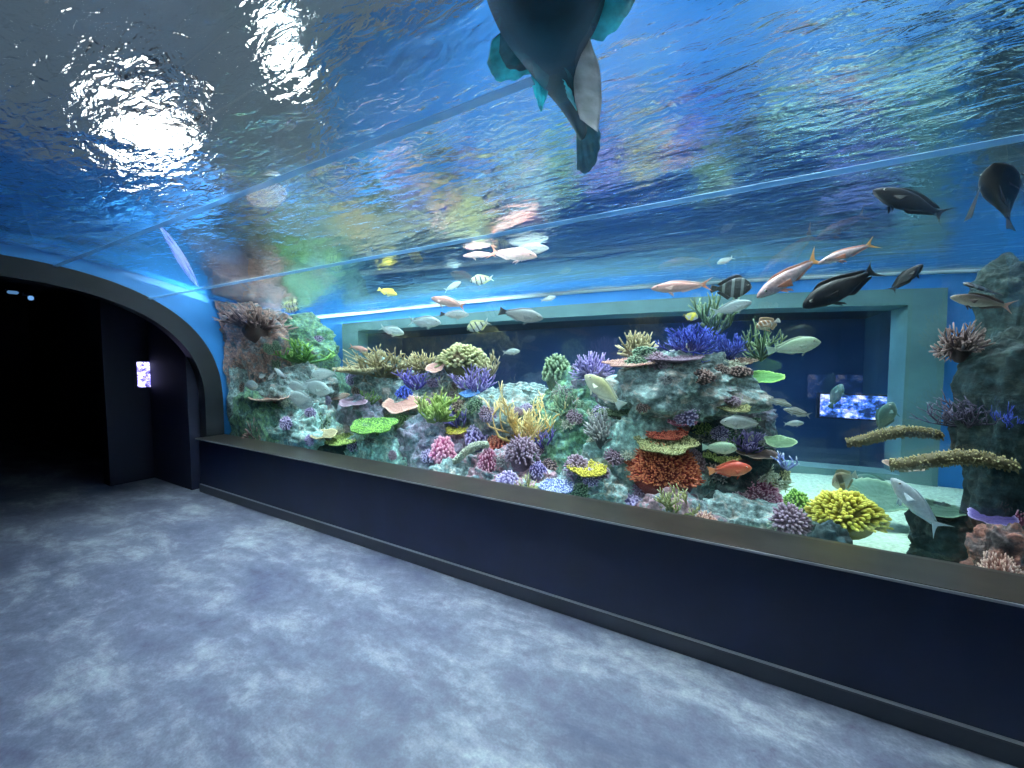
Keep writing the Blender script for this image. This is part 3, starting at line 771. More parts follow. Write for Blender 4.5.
CORALS = [
 ('staghorn', 'tan', 382, 360, 36, 17, 3.75, 'tan bushy coral thicket on top of the reef beside the blue post', dict(n=34, thick=.03, up=.02, depth=3)),
 ('table', 'tan', 362, 371, 24, 6, 3.55, 'low tan table coral at the left foot of the tan thicket', {}),
 ('spiky', 'tan', 424, 360, 18, 10, 3.8, 'smaller tan bushy coral between the thicket and the olive nubby coral', dict(n=120, thick=.045, dome=.5)),
 ('bush', 'olive', 463, 353, 27, 12, 3.85, 'olive nubby coral crowning the left reef', dict(n=300, nub=.075)),
 ('staghorn', 'tan', 490, 362, 12, 14, 3.85, 'brownish pink branching coral at the right side of the olive nubby coral', {}),
 ('plate', 'salmon', 436, 368, 9, 7, 3.75, 'small pink plate coral behind the violet branches', {}),
 ('staghorn', 'violet', 415, 379, 19, 12, 3.5, 'violet branching coral under the tan thicket', dict(n=13, thick=.045)),
 ('bush', 'blue', 404, 391, 8, 6, 3.45, 'small deep blue knobbly coral below the violet branches', dict(n=120)),
 ('staghorn', 'purple', 475, 380, 19, 16, 3.5, 'purple branching coral under the olive nubby coral', dict(n=15, thick=.04)),
 ('staghorn', 'pale', 446, 385, 13, 12, 3.5, 'greyish branching coral between the two purple branchers', dict(n=9, thick=.04)),
 ('plate', 'salmon', 401, 405, 18, 11, 3.3, 'ribbed salmon pink plate coral left of the yellow green bush', dict(dish=.12)),
 ('staghorn', 'lime', 437, 404, 22, 18, 3.2, 'yellow green antler bush in the middle of the left reef', dict(n=22, thick=.055, up=.1)),
 ('plate', 'mauve', 353, 404, 14, 5, 3.35, 'dusky pink plate coral near the blue post', {}),
 ('plate', 'brown', 338, 398, 10, 4, 3.4, 'dark brown plate coral touching the blue post', {}),
 ('staghorn', 'green', 370, 397, 10, 8, 3.35, 'small light green branching coral above the bright green plate', dict(n=8, thick=.05)),
 ('table', 'green', 374, 427, 22, 8, 2.95, 'bright green plate coral on the pale green rock', dict(ht=.06, n=500, nub=.035)),
 ('table', 'lime', 341, 441, 16, 5, 2.80, 'yellow green flat coral low at the left ledge', dict(ht=.06, n=400, nub=.035)),
 ('plate', 'tan', 324, 436, 11, 4, 2.85, 'tan flat coral at the left end of the yellow green one', {}),
 ('staghorn', 'violet', 461, 414, 14, 15, 3.25, 'blue violet antler coral right of the yellow green bush', dict(n=9, thick=.05)),
 ('table', 'sky', 470, 394, 10, 5, 3.3, 'small bright blue table coral under the purple brancher', dict(ht=.1)),
 ('table', 'yel', 456, 431, 13, 4, 2.95, 'small yellow flat coral above the pink tuft', dict(ht=.08)),
 ('bush', 'pink', 443, 446, 13, 11, 2.85, 'pink cauliflower coral on the knobbly mound', dict(n=150, nub=.1)),
 ('bush', 'purple', 476, 432, 12, 9, 3.0, 'purple cauliflower coral left of the red tuft', dict(n=160, nub=.09)),
 ('log', 'pale', 470, 452, 20, 8, 2.8, 'pale log of coral lying slanted over the ledge rocks', dict(roll=-25)),
 ('staghorn', 'gold', 524, 412, 43, 32, 3.0, 'largest golden yellow staghorn coral in the middle of the reef', dict(n=16, thick=.036, depth=4, up=.0)),
 ('bush', 'red', 499, 438, 12, 8, 2.9, 'bright red tufted coral under the golden staghorn', dict(n=170, nub=.09)),
 ('staghorn', 'violet', 544, 437, 15, 14, 3.0, 'blue violet branching coral under the right side of the golden staghorn', dict(n=13, thick=.05)),
 ('bush', 'mauve', 522, 446, 17, 12, 2.95, 'dusky mauve mound coral below the golden staghorn', dict(n=260, nub=.06)),
 ('bush', 'purple', 537, 467, 9, 7, 2.8, 'small dark indigo round coral near the ledge', dict(n=110)),
 ('bush', 'lav', 508, 478, 13, 9, 2.68, 'pale lavender cauliflower coral at the ledge', dict(n=160)),
 ('bush', 'magenta', 488, 457, 9, 10, 2.75, 'dark red knobbly coral left of the lavender one', dict(n=130)),
 ('spiky', 'olive', 526, 482, 13, 10, 2.64, 'small brown green finger coral at the ledge left of the frosted stone', dict(n=70)),
 ('table', 'bluw', 556, 488, 17, 5, 2.64, 'frilly blue and white coral on the frosted stone', dict(ht=.12, n=260)),
 ('table', 'yel', 588, 470, 20, 5, 2.80, 'yellow knobbly flat coral on the rounded grey rock', dict(ht=.12)),
 ('spiky', 'grey', 602, 424, 18, 15, 3.35, 'dark grey finger coral below the pale yellow fish', dict(n=80, thick=.06)),
 ('spiky', 'dkgreen', 568, 400, 18, 14, 3.55, 'dark green finger coral right of the golden staghorn', dict(n=90, thick=.055)),
 ('table', 'pgreen', 619, 413, 22, 6, 3.35, 'pale green table coral under the tail of the pale yellow fish', {}),
 ('bush', 'pgreen', 557, 365, 15, 12, 3.85, 'green bush coral at the left shoulder of the mauve rock', dict(n=180, nub=.09)),
 ('spiky', 'purple', 592, 364, 25, 14, 3.65, 'purple finger coral left of the largest boulder', dict(n=150, thick=.04)),
 ('table', 'salmon', 628, 364, 28, 8, 3.55, 'salmon crust coral on the left shoulder of the largest boulder', dict(ht=.07, n=600, nub=.03)),
 ('table', 'mauve', 676, 360, 28, 6, 3.6, 'brown pink crust coral on top of the largest boulder', dict(ht=.07, n=600, nub=.03)),
 ('bush', 'lav', 634, 504, 22, 9, 2.62, 'lavender blue cauliflower coral at the ledge below the largest red coral bank', dict(n=300, nub=.06)),
 ('bush', 'redt', 663, 458, 42, 17, 2.95, 'largest red orange coral bank with fine pale tips', dict(n=1900, nub=.026, short=.93)),
 ('table', 'olive', 668, 445, 34, 9, 3.15, 'yellow green table coral tucked behind the largest red coral bank', dict(n=800, nub=.03, ht=.07)),
 ('table', 'red', 667, 434, 22, 7, 3.25, 'smaller red table coral above the largest red bank', dict(n=600, nub=.032, ht=.08)),
 ('table', 'pink', 683, 420, 16, 6, 3.4, 'dusty pink flat coral above the small red table coral', dict(n=500, nub=.035, ht=.08)),
 ('bush', 'lime', 704, 427, 13, 6, 3.3, 'light green nubby coral right of the small red table', dict(n=200, nub=.07)),
 ('table', 'olive', 733, 408, 19, 6, 3.5, 'yellow olive flat coral below the right end of the largest boulder', dict(n=400)),
 ('staghorn', 'olive', 674, 500, 23, 15, 2.68, 'olive branching coral at the ledge under the largest red coral bank', dict(n=13, thick=.045)),
 ('bush', 'salmon', 704, 518, 17, 8, 2.62, 'salmon red nubby coral on the ledge right of the olive branches', dict(n=260, nub=.05)),
 ('bush', 'magenta', 754, 488, 34, 13, 2.85, 'magenta coral bank below the orange red fish', dict(n=1300, nub=.03, short=.92)),
 ('staghorn', 'purple', 748, 441, 24, 13, 3.2, 'blue purple frilly branching coral above the orange red fish', dict(n=17, thick=.05)),
 ('staghorn', 'lav', 733, 400, 11, 14, 3.6, 'pale lilac branching coral at the right foot of the largest boulder', dict(n=10, thick=.05)),
 ('table', 'lime', 722, 458, 20, 5, 3.15, 'yellow green flat coral behind the pale green oval fish', dict(n=400)),
 ('spiky', 'olive', 765, 477, 13, 8, 2.95, 'small olive finger coral at the back of the magenta coral bank', dict(n=70, thick=.07)),
 ('bush', 'olive', 784, 473, 8, 7, 3.0, 'little olive ball coral right of the olive fingers', dict(n=110)),
 ('spiky', 'tan', 636, 343, 22, 13, 3.65, 'brown tan finger coral standing on the largest boulder left of the blue coral', dict(n=70, thick=.055, up=.15)),
 ('staghorn', 'blue', 690, 338, 36, 16, 3.6, 'deep blue spiky coral, the wider one on the largest boulder', dict(n=40, thick=.03, up=.0)),
 ('staghorn', 'blue', 729, 346, 20, 14, 3.5, 'deep blue spiky coral, the smaller right hand clump', dict(n=30, thick=.036)),
 ('staghorn', 'pgreen', 714, 314, 26, 22, 3.75, 'tall green branching coral behind the blue spiky coral', dict(n=11, thick=.05, up=.5)),
 ('staghorn', 'pgreen', 762, 338, 26, 22, 3.7, 'green branching coral reaching right beside the striped little fish', dict(n=11, thick=.045)),
 ('table', 'brown', 741, 362, 18, 6, 3.55, 'brown flat coral under the smaller blue clump', dict(n=300)),
 ('plate', 'green', 763, 377, 22, 8, 3.5, 'olive green leaf shaped plate coral jutting out right of the boulder', dict(dish=.05)),
 ('bush', 'yel', 846, 504, 44, 15, 2.85, 'bright yellow knobbly coral bank jutting over the sand', dict(n=420, nub=.06)),
 ('bush', 'green', 797, 496, 14, 8, 2.95, 'green nubby coral at the left end of the yellow knobbly bank', dict(n=150)),
 ('staghorn', 'bluw', 788, 461, 14, 9, 3.1, 'pale blue thin branches sticking out left of the dark window', dict(n=7, thick=.045, depth=2)),
 ('plate', 'pgreen', 780, 443, 17, 6, 3.3, 'pale green curved leaf coral right of the purple frills', {}),
 ('plate', 'brown', 757, 455, 22, 5, 3.1, 'tan brown flat coral right above the orange red fish', {}),
 ('staghorn', 'green', 302, 352, 26, 12, 3.4, 'bright green staghorn coral high at the far left', dict(n=17, thick=.045, up=.0)),
 ('plate', 'salmon', 272, 399, 17, 5, 3.2, 'orange brown plate coral over the round dusky coral', {}),
 ('spiky', 'pinkb', 259, 427, 14, 12, 2.75, 'round dusky pink finger coral near the left ledge', dict(n=130, thick=.05, dome=.35, up=-.3)),
 ('spiky', 'pinkb', 252, 318, 26, 12, 3.2, 'dusky pink low finger coral on the brown red slope at far left', dict(n=130, thick=.045, dome=.5)),
 ('bush', 'dkgreen', 322, 418, 13, 9, 3.6, 'dark green soft coral mound beside the left post', dict(n=200, nub=.06)),
 ('spiky', 'pinkb', 962, 330, 34, 20, 2.95, 'large brownish pink finger coral on the dark boulder at right', dict(n=130, thick=.045, dome=.4, up=-.25)),
 ('staghorn', 'darkp', 968, 408, 50, 19, 2.95, 'dark purple spiky coral above the olive branches at right', dict(n=36, thick=.03, up=-.1)),
 ('staghorn', 'blue', 1010, 415, 20, 16, 2.8, 'dark blue spiky coral at the right edge', dict(n=20, thick=.04)),
 ('log', 'bark', 892, 437, 50, 7, 3.0, 'upper olive brown crusted branch reaching left over the window corner', dict(roll=-9)),
 ('log', 'bark', 950, 463, 66, 7, 2.75, 'longer lower olive brown crusted branch at right', dict(roll=-3)),
 ('plate', 'brown', 905, 467, 22, 5, 2.85, 'brown shell like plate coral under the tip of the longer branch', {}),
 ('plate', 'dkgreen', 930, 510, 34, 6, 2.85, 'dark green plate coral behind the white fish', {}),
 ('plate', 'purple', 992, 518, 26, 7, 2.75, 'purple plate coral at the right edge', {}),
 ('bush', 'salmon', 1000, 566, 26, 20, 2.56, 'dusky red cauliflower coral at the bottom right corner', dict(n=420, nub=.045)),
 ('bush', 'pink', 1020, 510, 11, 7, 2.6, 'small pink cauliflower coral at the right edge', dict(n=110)),
 ('plate', 'dkgreen', 880, 497, 42, 14, 3.7, 'pale green broad leaf coral behind the yellow knobbly bank', dict(dish=.1)),
]
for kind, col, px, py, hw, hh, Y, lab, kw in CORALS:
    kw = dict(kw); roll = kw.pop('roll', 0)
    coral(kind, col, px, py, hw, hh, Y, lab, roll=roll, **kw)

# small tufts and crusts that cover the rocks between the large corals
SC = [('bush', 'mauve', 'little dusky mauve crust coral on the reef rock', 'mauve crust corals'), ('spiky', 'grey', 'little grey finger tuft on the reef rock', 'grey finger tufts'),
      ('bush', 'pinkb', 'little brown pink crust coral on the reef rock', 'brown pink crust corals'), ('spiky', 'pale', 'little pale finger tuft on the reef rock', 'pale finger tufts'),
      ('bush', 'dkgreen', 'little dark green crust coral on the reef rock', 'dark green crust corals'), ('bush', 'lav', 'little lavender crust coral on the reef rock', 'lavender crust corals')]
SCM = {}
rs_ = random.Random(5)
for kd, cl, lab, gp in SC:
    bm = bm_bush(random.Random(len(lab)), n=130, nub=.08) if kd == 'bush' else bm_spiky(random.Random(len(lab)), n=45, thick=.07)
    SCM[cl] = (bm, kd)
n_ = 0
protos = {}
for i in range(150):
    px = rs_.uniform(225, 790); top = 350 + 20 * math.sin(px / 60); py = rs_.uniform(top, 445 + (px - 225) * .185)
    kd, cl, lab, gp = SC[i % 6]
    p, d = into_water(px, py); h = BVH.ray_cast(p, d)
    if h[0] is None or h[0].y > 4.3 or h[0].y < 2.54 or abs(h[0].z - ZSAND) < .06: continue
    if cl not in protos:
        o = protos[cl] = obj('crust_coral' if kd == 'bush' else 'coral_tuft', SCM[cl][0], coral_mat(*COLS[cl]), smooth=True)
    else: o = protos[cl].copy(); COL.objects.link(o)
    r_s = rs_.uniform(.05, .115)
    o.location = h[0]; o.scale = (r_s, r_s, r_s * rs_.uniform(.6, .9))
    nn = h[1] if h[1].dot(d) < 0 else -h[1]
    o.rotation_mode = 'QUATERNION'; o.rotation_quaternion = (nn * .8 + Vector((0, 0, .5))).to_track_quat('Z', 'Y')
    tag(o, lab, 'coral', gp)

# ------------------------------------------------------------------ fish
def interp(tab, t):
    for (a, x), (b, y) in zip(tab, tab[1:]):
        if t <= b:
            k = (t - a) / (b - a); k = k * k * (3 - 2 * k) if False else k
            return x + (y - x) * k
    return tab[-1][1]
def smooth_tab(tab, n=60):
    v = [interp(tab, i / n) for i in range(n + 1)]
    for _ in range(3): v = [v[0]] + [(v[i - 1] + 2 * v[i] + v[i + 1]) / 4 for i in range(1, n)] + [v[-1]]
    return lambda t: v[min(n, max(0, int(t * n)))] * (1 - (t * n) % 1) + v[min(n, int(t * n) + 1)] * ((t * n) % 1) if t < 1 else v[-1]
def fin(pts_base, pts_edge, name, mat, root, thick=.004, rays=True):
    """a webbed fin between a base line and an outer line, with real thickness and slight ray ridges"""
    bm = bmesh.new(); n = len(pts_base); K = 4
    sd = []
    for s in (1, -1):
        g = []
        for i in range(n):
            row = []
            for k in range(K + 1):
                p = pts_base[i].lerp(pts_edge[i], k / K)
                th = thick * (1 - .75 * k / K) * (1.25 if i % 2 and rays else .8)
                nrm = Vector((0, 1, 0)) if abs((pts_edge[i] - pts_base[i]).normalized().y) < .7 else Vector((0, 0, 1))
                row.append(bm.verts.new(p + nrm * th * s))
            g.append(row)
        for i in range(n - 1):
            for k in range(K):
                f = (g[i][k], g[i + 1][k], g[i + 1][k + 1], g[i][k + 1]); bm.faces.new(f if s > 0 else f[::-1])
        sd.append(g)
    a, b = sd
    for i in range(n - 1):
        bm.faces.new((a[i][K], a[i + 1][K], b[i + 1][K], b[i][K])); bm.faces.new((a[i][0], b[i][0], b[i + 1][0], a[i + 1][0]))
    for k in range(K):
        bm.faces.new((a[0][k], a[0][k + 1], b[0][k + 1], b[0][k])); bm.faces.new((a[-1][k], b[-1][k], b[-1][k + 1], a[-1][k + 1]))
    bmesh.ops.recalc_face_normals(bm, faces=bm.faces)
    return obj(name, bm, mat, root, smooth=True)
M_EYE = plain('fish eye', (0.01, 0.01, 0.012), 0.15)
M_EYERING = plain('fish eye ring', (0.5, 0.5, 0.42), 0.3)
PEND = 0.84
def build_fish(height, width, tail, body_m, fin_m, tail_m, dorsal=.10, hump=0.0, snout=.5, pect=.14, name='reef_fish', bend=0.0):
    """unit long fish, nose at +X .5, tail tip at -X .5, back up"""
    root = empty(name)
    H = height / 2
    up = smooth_tab([(0, .04), (.04, .26 + .25 * (1 - snout)), (.12, .62 + hump * .5), (.25, .92 + hump * .2), (.40, 1), (.60, .86), (.78, .48), (.92, .23), (1, .21)])
    lo = smooth_tab([(0, .04), (.04, .22 + .2 * (1 - snout)), (.12, .52), (.25, .85), (.42, 1), (.60, .88), (.78, .46), (.92, .22), (1, .21)])
    wd = smooth_tab([(0, .08), (.05, .45), (.14, .82), (.28, 1), (.5, .92), (.75, .42), (.92, .13), (1, .07)])
    def cx(t): return .5 - PEND * t
    def bendy(x): return bend * (max(0, .1 - x)) ** 2 * 2
    bm = bmesh.new(); NL, NA = 30, 18; prev = None
    nose = bm.verts.new((.5 + .004, 0, -.02 * height))
    for i in range(NL + 1):
        t = (i / NL) ** 1.15; t = max(t, .004); ring = []
        for k in range(NA):
            a = 2 * math.pi * k / NA; c, s = math.cos(a), math.sin(a)
            h = (up(t) if s > 0 else lo(t)) * H
            x = cx(t)
            ring.append(bm.verts.new((x, math.copysign(abs(c) ** .85, c) * wd(t) * width / 2 + bendy(x), s * h)))
        for k in range(NA):
            if prev: bm.faces.new((prev[k], prev[(k + 1) % NA], ring[(k + 1) % NA], ring[k]))
            else: bm.faces.new((nose, ring[(k + 1) % NA], ring[k]))
        prev = ring
    bm.faces.new(prev)
    bmesh.ops.recalc_face_normals(bm, faces=bm.faces)
    obj('body', bm, body_m, root, smooth=True)
    # tail
    n = 13; xb = cx(1) + .03; L = xb + .5; hb = .21 * H
    base, edge = [], []
    span = {'fork': .17, 'crescent': .19, 'trunc': .12, 'round': .11}[tail] * (0.75 + height * .8)
    for i in range(n):
        u = -1 + 2 * i / (n - 1)
        base.append(Vector((xb, bendy(xb), u * hb)))
        dep = {'fork': abs(u) ** 1.3 * .62 + .38, 'crescent': abs(u) ** 1.8 * .66 + .34, 'trunc': .92 + .08 * abs(u), 'round': 1 - .18 * u * u}[tail]
        edge.append(Vector((xb - L * dep, bendy(xb - L * dep), u * span)))
    fin(base, edge, 'tail_fin', tail_m, root)
    # dorsal, anal
    def run(t0, t1, sgn, h, nm, lean=.05, m=fin_m):
        b_, e_ = [], []; k = 12; f = up if sgn > 0 else lo
        for i in range(k + 1):
            t = t0 + (t1 - t0) * i / k; x = cx(t)
            z = sgn * (f(t) * H - .006); q = i / k
            b_.append(Vector((x, bendy(x), z)))
            hh = h * (min(1, q * 5) ** .6) * (1 - .35 * q) * (1 if q < .97 else .5) + .001
            e_.append(Vector((x - lean * (.4 + q), bendy(x), z + sgn * hh)))
        fin(b_, e_, nm, m, root, .003)
    run(.24, .90, 1, dorsal, 'dorsal_fin'); run(.55, .90, -1, dorsal * .85, 'anal_fin')
    for s in (1, -1):
        b_, e_ = [], []
        for i in range(7):
            q = i / 6; b_.append(Vector((cx(.29), s * (wd(.29) * width / 2 - .004), -.12 * H - q * .14 * H)))
            e_.append(Vector((cx(.29) - pect * (1 - .3 * q), s * (width / 2 + pect * .45), -.05 * H - q * pect * .7)))
        bm_o = fin(b_, e_, 'pectoral_fin', fin_m, root, .003)
        b_, e_ = [], []
        for i in range(5):
            q = i / 4; b_.append(Vector((cx(.34 + .05 * q), s * width * .12, -lo(.36) * H * .97)))
            e_.append(Vector((cx(.34 + .05 * q) - pect * .65 * (1 - .5 * q), s * width * .3, -lo(.4) * H - pect * .6 * (1 - .5 * q))))
        fin(b_, e_, 'pelvic_fin', fin_m, root, .003)
        bm = bmesh.new(); er = .016 + .02 * height
        tt = .13; yy = s * wd(tt) * width / 2 * .93
        bmesh.ops.create_uvsphere(bm, u_segments=12, v_segments=8, radius=er, matrix=Matrix.Translation((cx(tt), yy - s * er * .45, up(tt) * H * .30)))
        ey = obj('eye', bm, M_EYERING, root, smooth=True)
        bm = bmesh.new(); bmesh.ops.create_uvsphere(bm, u_segments=12, v_segments=8, radius=er * .72, matrix=Matrix.Translation((cx(tt), yy - s * er * .02, up(tt) * H * .30)))
        obj('pupil', bm, M_EYE, ey, smooth=True)
    return root
def fm(name, back, belly, **k): return fish_mat(name, tuple(x * .72 for x in back), tuple(x * .72 for x in belly), **k)
def finm(name, c): return plain(name, tuple(x * .8 for x in c), 0.5)
KINDS = dict(
 pink=(dict(height=.25, width=.13, tail='fork', dorsal=.045), fm('pink fish skin', (.85, .36, .30), (.92, .66, .60)), finm('pink fin', (.85, .55, .50)), finm('pink tail', (.85, .34, .22))),
 goat=(dict(height=.20, width=.13, tail='fork', dorsal=.035), fm('white pink fish skin', (.80, .50, .50), (.88, .74, .76), spots=.15), finm('orange fin', (.85, .34, .22)), finm('orange yellow tail', (.90, .45, .12))),
 grey=(dict(height=.33, width=.12, tail='trunc', dorsal=.05), fm('grey fish skin', (.30, .36, .36), (.60, .62, .58)), finm('grey fin', (.30, .33, .33)), finm('dark tail', (.05, .06, .07))),
 silver=(dict(height=.36, width=.12, tail='fork', dorsal=.06), fm('silver fish skin', (.46, .60, .60), (.80, .88, .86)), finm('silver fin', (.45, .56, .56)), finm('silver tail', (.50, .62, .62))),
 white=(dict(height=.24, width=.12, tail='fork', dorsal=.03), fm('white fish skin', (.82, .92, .95), (.92, .97, .97)), finm('white fin', (.65, .78, .82)), finm('white tail', (.70, .82, .86))),
 dark=(dict(height=.31, width=.13, tail='crescent', dorsal=.06), fm('black brown fish skin', (.012, .014, .018), (.04, .04, .04), rough=.5), finm('black fin', (.012, .012, .015)), finm('dark grey tail', (.05, .055, .06))),
 ray=(dict(height=.26, width=.30, tail='trunc', dorsal=.05, pect=.42), fm('black fish skin', (.012, .012, .016), (.02, .022, .026)), finm('black wide fin', (.012, .012, .016)), finm('black tail fin', (.012, .012, .016))),
 tanb=(dict(height=.66, width=.14, tail='trunc', dorsal=.12, snout=.9), fm('tan and white fish skin', (.45, .40, .28), (.72, .72, .62), bars=1.3, bar_col=(.16, .13, .08), sharp=.7), finm('tan fin', (.42, .38, .22)), finm('tan tail', (.6, .58, .45))),
 banded=(dict(height=.72, width=.14, tail='round', dorsal=.14, snout=.7), fm('black fish skin with pale bands', (.02, .025, .03), (.02, .02, .02), bars=4.5, bar_col=(.16, .20, .20), sharp=.55), finm('black banded fin', (.015, .015, .02)), finm('black tail', (.02, .02, .02))),
 sergeant=(dict(height=.50, width=.14, tail='fork', dorsal=.10), fm('pale fish skin with dark bars', (.75, .80, .42), (.80, .88, .85), bars=5, bar_col=(.06, .09, .10), sharp=.6), finm('yellow fin', (.60, .65, .30)), finm('pale tail', (.70, .75, .65))),
 yellow=(dict(height=.30, width=.13, tail='trunc'), fm('yellow fish skin', (.85, .66, .03), (.92, .82, .25)), finm('yellow fin', (.85, .68, .05)), finm('yellow tail', (.85, .7, .1))),
 butterfly=(dict(height=.68, width=.13, tail='trunc', dorsal=.12, snout=.9), fm('white fish skin with dark eye bar', (.85, .85, .20), (.88, .88, .80), bars=1.6, bar_col=(.9, .82, .05), sharp=.5), finm('yellow fin', (.85, .75, .05)), finm('yellow black tail', (.2, .18, .03))),
 rabbit=(dict(height=.36, width=.13, tail='trunc', dorsal=.04), fm('pale yellow fish skin', (.74, .72, .36), (.92, .92, .72)), finm('cream fin', (.80, .82, .62)), finm('cream tail', (.70, .80, .75))),
 wrasse=(dict(height=.40, width=.16, tail='trunc', dorsal=.05, hump=.35), fm('pale green fish skin', (.36, .52, .34), (.66, .76, .58)), finm('green fin', (.38, .5, .36)), finm('green tail', (.35, .5, .4))),
 orange=(dict(height=.36, width=.16, tail='trunc', dorsal=.06), fm('orange red fish skin', (.52, .06, .03), (.80, .22, .10)), finm('red fin', (.55, .10, .05)), finm('orange tail', (.85, .32, .14))),
 lined=(dict(height=.27, width=.13, tail='fork'), fm('fish skin with long stripes', (.30, .38, .36), (.70, .75, .66), bars=4.0, bar_col=(.20, .17, .10), lines=True), finm('grey fin', (.4, .45, .42)), finm('grey tail', (.4, .45, .4))),
 cream=(dict(height=.27, width=.14, tail='fork', dorsal=.06), fm('brown backed cream fish skin', (.06, .035, .03), (.85, .74, .55)), finm('brown fin', (.10, .06, .05)), finm('pinkish tail', (.75, .42, .30))),
 lion=(dict(height=.50, width=.16, tail='round', dorsal=.20, pect=.28), fm('orange and white barred skin', (.50, .24, .10), (.85, .75, .62), bars=6, bar_col=(.75, .70, .62)), finm('barred fin', (.60, .40, .25)), finm('white tail', (.85, .88, .85))),
 teal=(dict(height=.38, width=.16, tail='round', dorsal=.06), fm('dull green fish skin', (.08, .20, .18), (.20, .36, .30)), finm('dull green fin', (.10, .22, .20)), finm('dull green tail', (.10, .22, .20))),
)
PROTO = {}
def get_fish(kind):
    if kind not in PROTO:
        kw, b, f, t = KINDS[kind]
        PROTO[kind] = r = build_fish(body_m=b, fin_m=f, tail_m=t, **kw); return r
    s = PROTO[kind]; r = s.copy(); COL.objects.link(r)
    for ch in s.children:
        c = ch.copy(); COL.objects.link(c); c.parent = r
        for g in ch.children:
            d = g.copy(); COL.objects.link(d); d.parent = c
    for k in ('label', 'category', 'group'):
        if k in r: del r[k]
    return r
def pose(root, head, tail, roll=0.0, upv=Vector((0, 0, 1))):
    x = (head - tail); L = x.length; x.normalize()
    y = upv.cross(x).normalized(); z = x.cross(y)
    M = Matrix((x, y, z)).transposed().to_4x4() @ Matrix.Rotation(R(roll), 4, 'X')
    root.matrix_world = Matrix.Translation((head + tail) / 2) @ M @ Matrix.Scale(L, 4)
